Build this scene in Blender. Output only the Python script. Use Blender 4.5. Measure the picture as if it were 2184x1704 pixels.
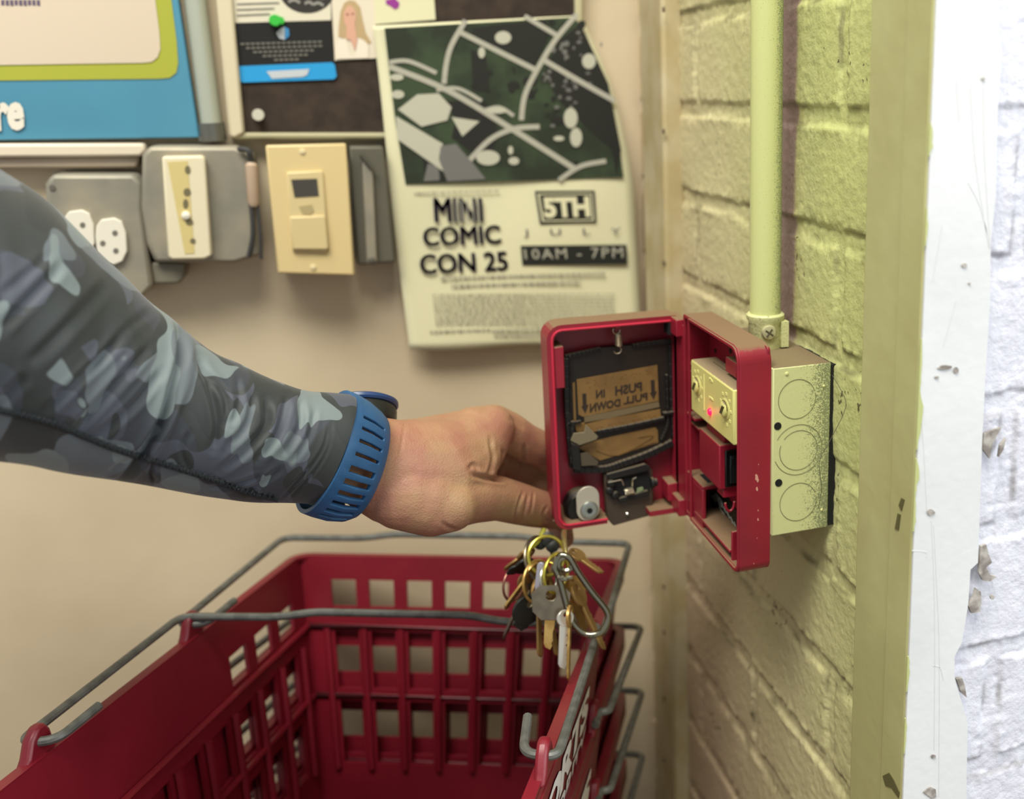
import bpy, bmesh, math, random
import numpy as np
from mathutils import Vector, Matrix
random.seed(7); rng = np.random.default_rng(5)
for o in list(bpy.data.objects): bpy.data.objects.remove(o)
COL = bpy.context.scene.collection
SC = bpy.context.scene

# ------------------------------------------------------------------ camera
F = 2184.0; PX, PY = 1525.0, 700.0           # focal length and principal point of the 2184x1704 frame (a cropped photo)
_Y = np.array([680-PX, -(190-PY), -F]); _Y /= np.linalg.norm(_Y)
_dz = (F*F-845*55)/510
_Z = -np.array([55, -_dz, -F]); _Z /= np.linalg.norm(_Z)
_X = np.cross(_Y, _Z)
M3 = np.stack([_X, _Y, _Z])
cam = bpy.data.cameras.new('camera'); camo = bpy.data.objects.new('camera', cam); COL.objects.link(camo)
camo.matrix_world = Matrix([list(M3[0])+[0], list(M3[1])+[0], list(M3[2])+[0], [0, 0, 0, 1]])
cam.sensor_width = 36; cam.lens = 36.0*F/2184; cam.clip_start = .01; cam.clip_end = 50
cam.shift_x = -(PX-1092)/2184; cam.shift_y = -(852-PY)/2184
cam.dof.use_dof = True; cam.dof.focus_distance = .57; cam.dof.aperture_fstop = 5.0
SC.camera = camo

# ------------------------------------------------------------------ world, lights, exposure
w = bpy.data.worlds.new('World'); SC.world = w; w.use_nodes = True
w.node_tree.nodes['Background'].inputs[0].default_value = (.93, .97, 1, 1)
w.node_tree.nodes['Background'].inputs[1].default_value = .5

def area(name, loc, target, size, power, col):
    l = bpy.data.lights.new(name, 'AREA'); l.shape = 'RECTANGLE'; l.size, l.size_y = size; l.energy = power; l.color = col
    o = bpy.data.objects.new(name, l); COL.objects.link(o); o.location = loc
    o.rotation_euler = (Vector(target)-Vector(loc)).to_track_quat('-Z', 'Y').to_euler(); return o
area('daylight_from_entrance', (1.55, -.50, .50), (-.05, .48, -.3), (1.2, 1.5), 34, (.93, .97, 1.0))
area('ceiling_light', (-.35, -.15, 1.5), (.2, .8, -.2), (1.2, .7), 60, (1.0, .97, .86))
SC.view_settings.view_transform = 'Standard'; SC.view_settings.look = 'None'
SC.view_settings.exposure = 0.0; SC.view_settings.gamma = 1.0; SC.view_settings.use_curve_mapping = False

# ------------------------------------------------------------------ pixel -> world
def ray(u, v): return M3 @ np.array([(u-PX)/F, -(v-PY)/F, -1.0])
def on(u, v, ax, val):
    r = ray(u, v); return r*val/r[ax]
def R(u, v, t): return ray(u, v)*t
def proj(P):
    P = np.asarray(P, float).reshape(-1, 3) @ M3
    return np.stack([PX-F*P[:, 0]/P[:, 2], PY+F*P[:, 1]/P[:, 2]], 1)

# ------------------------------------------------------------------ materials
def lin(h):
    h = h.lstrip('#'); c = [int(h[i:i+2], 16)/255 for i in (0, 2, 4)]
    return [((x+.055)/1.055)**2.4 if x > .04045 else x/12.92 for x in c]+[1]
def mat(name, col, rough=.5, metal=0, col2=None, nscale=30, nlo=.4, nhi=.6, ndetail=4, bump=0, bscale=200, dust=None, coat=0, sss=0, emit=None, alpha=1, trans=0):
    m = bpy.data.materials.new(name); m.use_nodes = True; nt = m.node_tree; N = nt.nodes; L = nt.links
    b = N['Principled BSDF']; c = lin(col) if isinstance(col, str) else list(col)+[1]
    b.inputs['Base Color'].default_value = c; b.inputs['Roughness'].default_value = rough; b.inputs['Metallic'].default_value = metal
    b.inputs['Coat Weight'].default_value = coat
    if sss: b.inputs['Subsurface Weight'].default_value = sss; b.inputs['Subsurface Radius'].default_value = (.006, .002, .001); b.inputs['Subsurface Scale'].default_value = 1
    if emit: b.inputs['Emission Color'].default_value = lin(emit[0]); b.inputs['Emission Strength'].default_value = emit[1]
    b.inputs['Alpha'].default_value = alpha; b.inputs['Transmission Weight'].default_value = trans
    tc = N.new('ShaderNodeTexCoord'); out = None
    if col2:
        n = N.new('ShaderNodeTexNoise'); n.inputs['Scale'].default_value = nscale; n.inputs['Detail'].default_value = ndetail
        L.new(tc.outputs['Object'], n.inputs['Vector'])
        mr = N.new('ShaderNodeMapRange'); mr.inputs[1].default_value = nlo; mr.inputs[2].default_value = nhi; L.new(n.outputs['Fac'], mr.inputs[0])
        mx = N.new('ShaderNodeMix'); mx.data_type = 'RGBA'; mx.inputs[6].default_value = c; mx.inputs[7].default_value = lin(col2)
        L.new(mr.outputs[0], mx.inputs[0]); out = mx.outputs[2]
    if dust:      # settled dust lies on upward faces
        g = N.new('ShaderNodeNewGeometry'); s = N.new('ShaderNodeSeparateXYZ'); L.new(g.outputs['Normal'], s.inputs[0])
        n = N.new('ShaderNodeTexNoise'); n.inputs['Scale'].default_value = 400; L.new(tc.outputs['Object'], n.inputs['Vector'])
        ad = N.new('ShaderNodeMath'); ad.operation = 'MULTIPLY_ADD'; ad.inputs[1].default_value = .25; L.new(n.outputs['Fac'], ad.inputs[0]); L.new(s.outputs['Z'], ad.inputs[2])
        mr = N.new('ShaderNodeMapRange'); mr.inputs[1].default_value = .8; mr.inputs[2].default_value = 1.02; mr.inputs[4].default_value = .93; L.new(ad.outputs[0], mr.inputs[0])
        mx = N.new('ShaderNodeMix'); mx.data_type = 'RGBA'; mx.inputs[6].default_value = c; mx.inputs[7].default_value = lin(dust)
        if out: L.new(out, mx.inputs[6])
        L.new(mr.outputs[0], mx.inputs[0]); out = mx.outputs[2]
        mr2 = N.new('ShaderNodeMapRange'); mr2.inputs[3].default_value = rough; mr2.inputs[4].default_value = .95; L.new(mr.outputs[0], mr2.inputs[0]); L.new(mr2.outputs[0], b.inputs['Roughness'])
    if out: L.new(out, b.inputs['Base Color'])
    if bump:
        n = N.new('ShaderNodeTexNoise'); n.inputs['Scale'].default_value = bscale; n.inputs['Detail'].default_value = 5; L.new(tc.outputs['Object'], n.inputs['Vector'])
        bp = N.new('ShaderNodeBump'); bp.inputs['Strength'].default_value = bump; bp.inputs['Distance'].default_value = .001
        L.new(n.outputs['Fac'], bp.inputs['Height']); L.new(bp.outputs[0], b.inputs['Normal'])
    return m

# ------------------------------------------------------------------ objects
def tag(o, label=None, cat=None, group=None, kind=None):
    if label: o['label'] = label
    if cat: o['category'] = cat
    if group: o['group'] = group
    if kind: o['kind'] = kind
    return o
def link(name, me, mt, parent=None, smooth=35, bevel=0, local=False):
    o = bpy.data.objects.new(name, me); COL.objects.link(o)
    for m in (mt if isinstance(mt, (list, tuple)) else [mt]): me.materials.append(m)
    if parent:
        o.parent = parent
        if not local: o.matrix_parent_inverse = parent_world(parent).inverted()
    if smooth:
        me.polygons.foreach_set('use_smooth', [True]*len(me.polygons)); me.set_sharp_from_angle(angle=math.radians(smooth))
    if bevel:
        b = o.modifiers.new('bevel', 'BEVEL'); b.width = bevel; b.segments = 2; b.limit_method = 'ANGLE'; b.angle_limit = math.radians(40)
    return o
def parent_world(p):
    m = Matrix.LocRotScale(p.location, p.rotation_euler, p.scale)
    if p.parent: m = parent_world(p.parent) @ p.matrix_parent_inverse @ m
    return m
def empty(name, loc, label, cat, group=None):
    o = bpy.data.objects.new(name, None); COL.objects.link(o); o.location = loc; o.empty_display_size = .02
    tag(o, label, cat, group); return o

class MB:
    def __init__(s): s.v = []; s.f = []; s.mi = []; s.cur = 0
    def add(s, vs, fs):
        k = len(s.v); s.v += [tuple(map(float, p)) for p in vs]; s.f += [tuple(i+k for i in f) for f in fs]; s.mi += [s.cur]*len(fs); return s
    def box(s, x0, x1, y0, y1, z0, z1):
        if x0 > x1: x0, x1 = x1, x0
        if y0 > y1: y0, y1 = y1, y0
        if z0 > z1: z0, z1 = z1, z0
        return s.add([(x0,y0,z0),(x1,y0,z0),(x1,y1,z0),(x0,y1,z0),(x0,y0,z1),(x1,y0,z1),(x1,y1,z1),(x0,y1,z1)],
                     [(0,3,2,1),(4,5,6,7),(0,1,5,4),(1,2,6,5),(2,3,7,6),(3,0,4,7)])
    def prism(s, pts, off):
        """closed 3D polygon extruded by the vector off"""
        n = len(pts); off = np.array(off); P = [np.array(p) for p in pts]
        return s.add(P+[p+off for p in P], [tuple(range(n))[::-1], tuple(range(n, 2*n))]+[(i, (i+1) % n, n+(i+1) % n, n+i) for i in range(n)])
    def ring(s, outer, inner, off):
        n = len(outer); off = np.array(off); O = [np.array(p) for p in outer]; I = [np.array(p) for p in inner]
        V = O+I+[p+off for p in O]+[p+off for p in I]; fs = []
        for i in range(n):
            j = (i+1) % n
            fs += [(i, j, n+j, n+i), (2*n+i, 3*n+i, 3*n+j, 2*n+j), (i, 2*n+i, 2*n+j, j), (n+i, n+j, 3*n+j, 3*n+i)]
        return s.add(V, fs)
    def tube(s, pts, r, n=10, closed=False, caps=True):
        P = [np.array(p, float) for p in pts]; m = len(P); rr = r if isinstance(r, (list, tuple)) else [r]*m
        V = []; fr = None
        for i in range(m):
            a = P[(i-1) % m] if (closed or i) else P[0]; b = P[(i+1) % m] if (closed or i < m-1) else P[-1]
            t = b-a; t /= np.linalg.norm(t)+1e-12
            if fr is None:
                h = np.array([0, 0, 1.]) if abs(t[2]) < .8 else np.array([1., 0, 0]); fr = np.cross(t, h)
            fr = fr-t*np.dot(fr, t); fr /= np.linalg.norm(fr)+1e-12; g = np.cross(t, fr)
            V += [P[i]+rr[i]*(math.cos(2*math.pi*k/n)*fr+math.sin(2*math.pi*k/n)*g) for k in range(n)]
        fs = [(i*n+k, i*n+(k+1) % n, ((i+1) % m)*n+(k+1) % n, ((i+1) % m)*n+k) for i in range(m if closed else m-1) for k in range(n)]
        if caps and not closed: fs += [tuple(range(n))[::-1], tuple((m-1)*n+k for k in range(n))]
        return s.add(V, fs)
    def cyl(s, p0, p1, r, n=24, r1=None):
        return s.tube([p0, p1], [r, r if r1 is None else r1], n)
    def lathe(s, c, axis, prof, n=28):
        """prof: list of (radius, height) along axis from c"""
        c = np.array(c, float); a = np.array(axis, float); a /= np.linalg.norm(a)
        h = np.array([0, 0, 1.]) if abs(a[2]) < .8 else np.array([1., 0, 0]); f = np.cross(a, h); f /= np.linalg.norm(f); g = np.cross(a, f)
        m = len(prof); V = [c+a*z+r*(math.cos(2*math.pi*k/n)*f+math.sin(2*math.pi*k/n)*g) for r, z in prof for k in range(n)]
        fs = [(i*n+k, i*n+(k+1) % n, (i+1)*n+(k+1) % n, (i+1)*n+k) for i in range(m-1) for k in range(n)]
        fs += [tuple(range(n))[::-1], tuple((m-1)*n+k for k in range(n))]
        return s.add(V, fs)
    def build(s, name, mt, parent=None, **k):
        me = bpy.data.meshes.new(name); me.from_pydata(s.v, [], s.f); me.validate()
        if len(me.polygons) == len(s.mi): me.polygons.foreach_set('material_index', s.mi)
        bm = bmesh.new(); bm.from_mesh(me); bmesh.ops.recalc_face_normals(bm, faces=bm.faces); bm.to_mesh(me); bm.free()
        return link(name, me, mt, parent, **k)
def smooth_path(pts, k=6, closed=False):
    """Catmull-Rom"""
    P = [np.array(p, float) for p in pts]; n = len(P); out = []
    for i in range(n if closed else n-1):
        if closed: a, b, c, d = P[(i-1) % n], P[i], P[(i+1) % n], P[(i+2) % n]
        else: a, b, c, d = P[max(i-1, 0)], P[i], P[i+1], P[min(i+2, n-1)]
        for j in range(k):
            t = j/k; out.append(.5*((2*b)+(c-a)*t+(2*a-5*b+4*c-d)*t*t+(3*b-a-3*c+d)*t**3))
    if not closed: out.append(P[-1])
    return out
def fillet(pts, r, k=5):
    """round the corners of a 3D polyline"""
    P = [np.array(p, float) for p in pts]; out = [P[0]]
    for i in range(1, len(P)-1):
        a, b, c = P[i-1], P[i], P[i+1]; u = a-b; v = c-b; lu = np.linalg.norm(u); lv = np.linalg.norm(v); d = min(r, lu*.45, lv*.45)
        p = b+u/lu*d; q = b+v/lv*d
        out += [(1-t)**2*p+2*t*(1-t)*b+t*t*q for t in [j/k for j in range(k+1)]]
    return out+[P[-1]]
def rrect(x0, x1, y0, y1, r, n=6):
    """r: 4 radii for corners (x1,y1),(x0,y1),(x0,y0),(x1,y0)"""
    r = r if isinstance(r, (list, tuple)) else [r]*4; out = []
    for (cx, cy, rr, a0) in ((x1-r[0], y1-r[0], r[0], 0), (x0+r[1], y1-r[1], r[1], 90), (x0+r[2], y0+r[2], r[2], 180), (x1-r[3], y0+r[3], r[3], 270)):
        for k in range(n+1):
            a = math.radians(a0+90*k/n); out.append((cx+rr*math.cos(a), cy+rr*math.sin(a)))
    return out
def ell(cx, cy, rx, ry, n=24, rot=0):
    c, s_ = math.cos(rot), math.sin(rot)
    return [(cx+rx*math.cos(a)*c-ry*math.sin(a)*s_, cy+rx*math.cos(a)*s_+ry*math.sin(a)*c) for a in [2*math.pi*k/n for k in range(n)]]
AX = np.eye(3); JIT = random.Random(11)
def pane(mb, poly, ax, val, th):
    """pixel polygon put on the plane axis=val, th thick away from the camera (negative: towards)"""
    if abs(th) < .00045: val += JIT.uniform(-.00009, .00009)     # overlapping prints never share a plane
    return mb.prism([on(u, v, ax, val) for u, v in poly], AX[ax]*th)
def flat(name, poly, ax, val, th, mt, parent=None, **k):
    return pane(MB(), poly, ax, val, th).build(name, mt, parent, **k)
def stroke2(pts, w):
    P = [np.array(p[:2], float) for p in smooth_path([tuple(p)+(0,) for p in pts], 5)]; L = []; Rr = []
    for i in range(len(P)):
        t = P[min(i+1, len(P)-1)]-P[max(i-1, 0)]; t /= np.linalg.norm(t)+1e-9; n = np.array([-t[1], t[0]])
        L.append(P[i]+n*w/2); Rr.append(P[i]-n*w/2)
    return [tuple(p) for p in L+Rr[::-1]]
def strip(mb, pts, w, ax, val, th):
    q = stroke2(pts, w); n = len(q)//2
    for i in range(n-1): pane(mb, [q[i], q[i+1], q[2*n-2-i], q[2*n-1-i]], ax, val, th)
def text_mesh(body, bold=0.0, spacing=1.0):
    cu = bpy.data.curves.new('t', 'FONT'); cu.body = body; cu.offset = bold; cu.space_character = spacing; cu.resolution_u = 3
    o = bpy.data.objects.new('t', cu); COL.objects.link(o); bpy.context.view_layer.update()
    me = bpy.data.meshes.new_from_object(o.evaluated_get(bpy.context.evaluated_depsgraph_get()))
    v = np.array([x.co[:] for x in me.vertices]); f = [tuple(p.vertices) for p in me.polygons]
    bpy.data.objects.remove(o); bpy.data.meshes.remove(me)
    v = v[:, :2]; v = (v-v.min(0))/(v.max(0)-v.min(0)); return v, f
def text_px(mb, body, quad, ax, val, bold=0.0, spacing=1.0, fat=0):
    if fat:
        for dx, dy in ((-fat, 0), (fat, 0), (0, fat*.7), (0, -fat*.7)): text_px(mb, body, [(q[0]+dx, q[1]+dy) for q in quad], ax, val, 0, spacing)
        return
    """quad px: TL, TR, BR, BL"""
    v, f = text_mesh(body, bold, spacing); TL, TR, BR, BL = [np.array(q, float) for q in quad]
    P = [(TL*(1-a)+TR*a)*b+(BL*(1-a)+BR*a)*(1-b) for a, b in v]
    mb.add([on(p[0], p[1], ax, val) for p in P], f)
def text_frame(mb, body, o, ux, uy, w, h, bold=0.0, spacing=1.0):
    v, f = text_mesh(body, bold, spacing); o = np.array(o); ux = np.array(ux); uy = np.array(uy)
    mb.add([o+ux*a*w+uy*b*h for a, b in v], f)
def vnoise(P, scale, seed=0):
    """smooth value noise on Nx3"""
    r = np.random.default_rng(seed); T = r.random((32, 32, 32)); Q = P*scale; i = np.floor(Q).astype(int); f = Q-i; f = f*f*(3-2*f); o = 0
    for a in (0, 1):
        for b in (0, 1):
            for c in (0, 1):
                wgt = np.abs(1-a-f[:, 0])*np.abs(1-b-f[:, 1])*np.abs(1-c-f[:, 2]); o = o+wgt*T[(i[:, 0]+a) % 32, (i[:, 1]+b) % 32, (i[:, 2]+c) % 32]
    return o-.5

# ------------------------------------------------------------------ palette
W = .2682; D = .902; YC = .401; FLOOR = -.785
WHITE = mat('white_paint', '#d0d1d1', .55, bump=.25, bscale=120, col2='#c9caca', nscale=9)
WBRICK = mat('white_brick_paint', '#cfcfd8', .6, bump=.5, bscale=420, col2='#c7c7d1', nscale=60)
GREY_STAIN = mat('bare_grey_patch', '#77706a', .8, col2='#a9a39c', nscale=150)
BACKW = mat('cream_wall_paint', '#d1c1a4', .6, bump=.2, bscale=60, col2='#c6b598', nscale=7, nlo=.35, nhi=.65)
OLIVE = mat('olive_trim_paint', '#b0af7c', .5, bump=.25, bscale=90, col2='#a7a471', nscale=14)
PALE = mat('pale_yellow_green_paint', '#d0d092', .42, bump=.15, bscale=500)
REDP = mat('red_moulded_plastic', '#8c1a2c', .38, bump=.06, bscale=900, col2='#801829', nscale=25, dust='#7a6549')
BRED = mat('red_basket_plastic', '#7a1525', .4, bump=.1, bscale=300, col2='#68101c', nscale=14, nlo=.35, nhi=.7)
BLACKP = mat('black_plastic', '#0f0d0b', .55, dust='#5f5443')
DARKP = mat('smoked_brown_plastic', '#20180f', .5, col2='#19120c', nscale=40)
STEEL = mat('galvanised_steel', '#9a9c96', .42, .75, col2='#7f817c', nscale=90, bump=.2, bscale=500)
STEELG = mat('dull_grey_steel_box', '#8b877a', .55, .35, col2='#a09784', nscale=22, bump=.1)
CHROME = mat('bright_metal', '#c9c7bd', .22, .95)
WIRE = mat('grey_wire', '#5d5e59', .48, .4, col2='#6f706b', nscale=160)
BRASS = mat('brass', '#c7a463', .36, .65, col2='#a98649', nscale=150)
NICKEL = mat('worn_nickel', '#877d6c', .34, .8, col2='#786e5e', nscale=120)
GOLD = mat('brown_gold_plate', '#7d5f33', .55, .0, col2='#70542c', nscale=60)
INK = mat('dark_ink', '#2b2016', .6)
PAPER = mat('cream_paper', '#d7d2ae', .8)
GREYP = mat('grey_print', '#8f8c84', .8)
DINK = mat('grey_purple_ink', '#4c4450', .8)
BLACKI = mat('black_print', '#14150f', .7)
HOLE = mat('dark_opening', '#060606', .9)
CREAMP = mat('ivory_plastic', '#d5bf8b', .4)

def add_joint_shade(m, c):
    nt = m.node_tree; N = nt.nodes; L = nt.links; b = N['Principled BSDF']; src = b.inputs['Base Color'].links[0].from_socket
    at = N.new('ShaderNodeAttribute'); at.attribute_name = 'joint_dark'; mx = N.new('ShaderNodeMix'); mx.data_type = 'RGBA'; mx.inputs[7].default_value = lin(c)
    L.new(at.outputs['Fac'], mx.inputs[0]); L.new(src, mx.inputs[6]); L.new(mx.outputs[2], b.inputs['Base Color'])
add_joint_shade(WBRICK, '#8d8a8c')  # shadows of the white brick joints painted into the colour as grey
# right wall paint: yellow-green near the doorway, turning beige towards corner and floor, pinkish-brown strip behind the pipe
def wall_paint():
    m = bpy.data.materials.new('brick_wall_paint'); m.use_nodes = True; nt = m.node_tree; N = nt.nodes; L = nt.links; b = N['Principled BSDF']
    b.inputs['Roughness'].default_value = .55
    g = N.new('ShaderNodeTexCoord'); s = N.new('ShaderNodeSeparateXYZ'); L.new(g.outputs['Object'], s.inputs[0])
    n1 = N.new('ShaderNodeTexNoise'); n1.inputs['Scale'].default_value = 9; n1.inputs['Detail'].default_value = 6; L.new(g.outputs['Object'], n1.inputs['Vector'])
    a = N.new('ShaderNodeMath'); a.operation = 'MULTIPLY_ADD'; a.inputs[1].default_value = .16; L.new(n1.outputs['Fac'], a.inputs[0]); L.new(s.outputs['Y'], a.inputs[2])
    z = N.new('ShaderNodeMath'); z.operation = 'MULTIPLY_ADD'; z.inputs[1].default_value = -.40; L.new(s.outputs['Z'], z.inputs[0]); L.new(a.outputs[0], z.inputs[2])
    mr = N.new('ShaderNodeMapRange'); mr.inputs[1].default_value = .62; mr.inputs[2].default_value = 1.02; mr.clamp = True; L.new(z.outputs[0], mr.inputs[0])
    r = N.new('ShaderNodeValToRGB'); r.color_ramp.elements[0].color = lin('#b9bd7c'); r.color_ramp.elements[1].color = lin('#bda78a')
    e = r.color_ramp.elements.new(.5); e.color = lin('#c9c194'); L.new(mr.outputs[0], r.inputs[0])
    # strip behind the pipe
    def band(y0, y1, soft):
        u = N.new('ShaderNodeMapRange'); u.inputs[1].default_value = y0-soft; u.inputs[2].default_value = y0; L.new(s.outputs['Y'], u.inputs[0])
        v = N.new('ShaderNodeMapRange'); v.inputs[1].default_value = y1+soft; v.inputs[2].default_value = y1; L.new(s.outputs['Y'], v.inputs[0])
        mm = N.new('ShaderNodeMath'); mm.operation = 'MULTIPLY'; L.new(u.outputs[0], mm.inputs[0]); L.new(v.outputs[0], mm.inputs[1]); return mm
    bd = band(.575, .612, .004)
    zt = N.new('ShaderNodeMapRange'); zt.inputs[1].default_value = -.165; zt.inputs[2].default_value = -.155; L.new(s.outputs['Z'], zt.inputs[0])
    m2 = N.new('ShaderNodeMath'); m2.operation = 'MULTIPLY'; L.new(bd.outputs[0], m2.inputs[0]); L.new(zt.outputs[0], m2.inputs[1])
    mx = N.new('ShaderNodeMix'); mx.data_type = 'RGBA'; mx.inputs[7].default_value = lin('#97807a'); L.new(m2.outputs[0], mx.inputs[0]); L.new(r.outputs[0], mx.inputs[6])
    # dark pores
    n2 = N.new('ShaderNodeTexNoise'); n2.inputs['Scale'].default_value = 260; n2.inputs['Detail'].default_value = 3; L.new(g.outputs['Object'], n2.inputs['Vector'])
    n3 = N.new('ShaderNodeTexNoise'); n3.inputs['Scale'].default_value = 26; L.new(g.outputs['Object'], n3.inputs['Vector'])
    ml = N.new('ShaderNodeMath'); ml.operation = 'MULTIPLY'; L.new(n2.outputs['Fac'], ml.inputs[0]); L.new(n3.outputs['Fac'], ml.inputs[1])
    p = N.new('ShaderNodeMapRange'); p.inputs[1].default_value = .41; p.inputs[2].default_value = .44; L.new(ml.outputs[0], p.inputs[0])
    at = N.new('ShaderNodeAttribute'); at.attribute_name = 'joint_dark'
    ad = N.new('ShaderNodeMath'); ad.operation = 'ADD'; ad.use_clamp = True; L.new(p.outputs[0], ad.inputs[0]); L.new(at.outputs['Fac'], ad.inputs[1])
    mx2 = N.new('ShaderNodeMix'); mx2.data_type = 'RGBA'; mx2.inputs[7].default_value = lin('#5a5238'); L.new(ad.outputs[0], mx2.inputs[0]); L.new(mx.outputs[2], mx2.inputs[6])
    L.new(mx2.outputs[2], b.inputs['Base Color'])
    n4 = N.new('ShaderNodeTexNoise'); n4.inputs['Scale'].default_value = 330; n4.inputs['Detail'].default_value = 6; L.new(g.outputs['Object'], n4.inputs['Vector'])
    bp = N.new('ShaderNodeBump'); bp.inputs['Strength'].default_value = .55; bp.inputs['Distance'].default_value = .0012; L.new(n4.outputs['Fac'], bp.inputs['Height']); L.new(bp.outputs[0], b.inputs['Normal'])
    return m
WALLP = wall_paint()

# ------------------------------------------------------------------ setting
def brick_wall(name, ax, val, a0, a1, z0, z1, joints, heads, mt, res=.0016, depth=.0022, rough=.0012, seed=1, jw=.010):
    """displaced relief wall on plane axis=val, facing the negative axis; along the other horizontal axis from a0 to a1"""
    na = int((a1-a0)/res); nz = int((z1-z0)/res); A, Z = np.meshgrid(np.linspace(a0, a1, na), np.linspace(z0, z1, nz)); A = A.ravel(); Z = Z.ravel()
    P3 = np.stack([A, Z, np.full_like(A, seed*3.1)], 1)
    wob = vnoise(P3, 24, seed)*.0028+vnoise(P3, 110, seed+1)*.0012; dj = np.full_like(A, 9.)
    for zt in joints: dj = np.minimum(dj, np.abs(Z-(zt-jw/2)+wob)-jw/2)
    for (a, zl, zh) in heads:
        inside = (Z > zl-.01) & (Z < zh); dj = np.where(inside, np.minimum(dj, np.abs(A-a+wob*.6)-jw*.45), dj)
    prof = np.clip((.0022-dj)/.0032, 0, 1); prof = prof*prof*(3-2*prof)
    rr = vnoise(P3, 260, seed+2)*rough*.45+vnoise(P3, 620, seed+4)*rough*.3+vnoise(P3, 38, seed+3)*rough*.8
    dd = prof*depth+rr*(1+2.2*np.exp(-((dj-.001)/.0035)**2))
    X = val+dd
    V = np.stack([X, A, Z], 1) if ax == 0 else np.stack([A, X, Z], 1)
    I = np.arange(na*nz).reshape(nz, na); q = np.stack([I[:-1, :-1], I[:-1, 1:], I[1:, 1:], I[1:, :-1]], -1).reshape(-1, 4)
    if ax == 0: q = q[:, ::-1]
    me = bpy.data.meshes.new(name); me.from_pydata(V.tolist(), [], q.tolist())
    gr = np.exp(-((dj-.0005)/.0016)**2)*np.clip(vnoise(P3, 60, seed+7)*2.4+.15, 0, 1)*.75  # patchy darker colour along the joint edges
    at = me.attributes.new('joint_dark', 'FLOAT', 'POINT'); at.data.foreach_set('value', gr.astype(np.float32))
    o = link(name, me, mt, None, smooth=0); me.polygons.foreach_set('use_smooth', [True]*len(me.polygons)); tag(o, kind='structure'); return o
J = [.0566-.0683*k for k in range(-4, 13)]
heads = []
for k in range(len(J)-1):
    off = 0 if (k % 2 == 0) else .119          # course between J[4] and J[5] carries the joints seen at the top
    for i in range(-1, 3): heads.append((.5138+off+.238*i, J[k+1], J[k]))
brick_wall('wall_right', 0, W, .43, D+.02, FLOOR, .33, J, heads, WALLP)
JW = [-.0105-.0689*k for k in range(-5, 8)]
hw = []
for k in range(len(JW)-1):
    off = .0 if (k % 2) else .1
    for i in range(0, 2): hw.append((.3088+off+.2*i, JW[k+1], JW[k]))
brick_wall('wall_front', 1, YC+.004, .27, .42, -.5, .2, JW, hw, WBRICK, res=.0011, rough=.0008, seed=9, depth=.0012)
mb = MB(); mb.box(-1.3, W+.02, D, D+.05, FLOOR, .6); tag(mb.build('wall_back', BACKW), kind='structure')
mb = MB(); mb.box(-1.3, .5, -.4, D+.05, FLOOR-.05, FLOOR); tag(mb.build('floor', mat('floor_concrete', '#8a7f70', .7, col2='#7a7062', nscale=12)), kind='structure')

XE = .2532
# olive frame boards between brick and outer corner
mb = MB(); mb.box(XE+.0016, W+.006, .4245, .4605, FLOOR, .33); tag(mb.build('trim_1', OLIVE, bevel=.0015), kind='structure')
mb = MB(); mb.box(XE, W+.006, YC+.0012, .4238, FLOOR, .33); tag(mb.build('trim_2', OLIVE, bevel=.001), kind='structure')
# white board on the outer face with a ragged painted edge
edge = [(2131, -60), (2130, 60), (2136, 110), (2128, 240), (2124, 420), (2113, 520), (2112, 640), (2102, 800), (2095, 940), (2090, 1090), (2086, 1200), (2070, 1215), (2065, 1290), (2052, 1370), (2036, 1400), (2037, 1450), (2052, 1500), (2064, 1540), (2062, 1640), (2060, 1780)]
mb = MB()
pl = [on(u, v, 1, YC) for u, v in edge]; lf = [np.array([XE+.0008, YC, p[2]]) for p in pl]
for i in range(len(pl)-1): mb.prism([lf[i], pl[i], pl[i+1], lf[i+1]], (0, .006, 0))
tag(mb.build('trim_3', WHITE, bevel=0), kind='structure')
# chips and nail marks in the white paint, flaked olive edge
mb = MB()
for poly in ([(2092,1165),(2104,1162),(2108,1180),(2116,1200),(2104,1210),(2112,1226),(2126,1230),(2112,1240),(2096,1238),(2088,1222),(2090,1195)], [(2082,1255),(2092,1262),(2093,1285),(2090,1305),(2072,1308),(2066,1292),(2076,1275)],
             [(2040,1448),(2052,1446),(2058,1462),(2062,1488),(2050,1478)], [(2100,925),(2136,912),(2118,945),(2111,978),(2096,958)], [(2134,950),(2146,935),(2140,960),(2130,975)]):
    pane(mb, poly, 1, YC-.0003, .0016)
for (u, v, a, c) in ((2058,566,6,5),(2016,784,15,5),(2040,790,5,7),(1986,1093,8,7),(2098,168,4,3),(2117,1274,4,5),(1992,1614,5,4),(1999,805,4,3),(2069,605,2,3)):
    pane(mb, [(u+x*random.uniform(.75, 1.2)-u, v+(y-v)*random.uniform(.8, 1.2)) if False else (u+(x-u)*random.uniform(.75, 1.25), y) for x, y in ell(u, v, a, c, 9)], 1, YC-.0006, .0012)
pane(mb, [(1970,1690),(1985,1678),(1996,1684),(1997,1700),(1990,1704)], 1, YC-.0006, .0012)
tag(mb.build('trim_4', GREY_STAIN, smooth=0), kind='structure')
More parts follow.
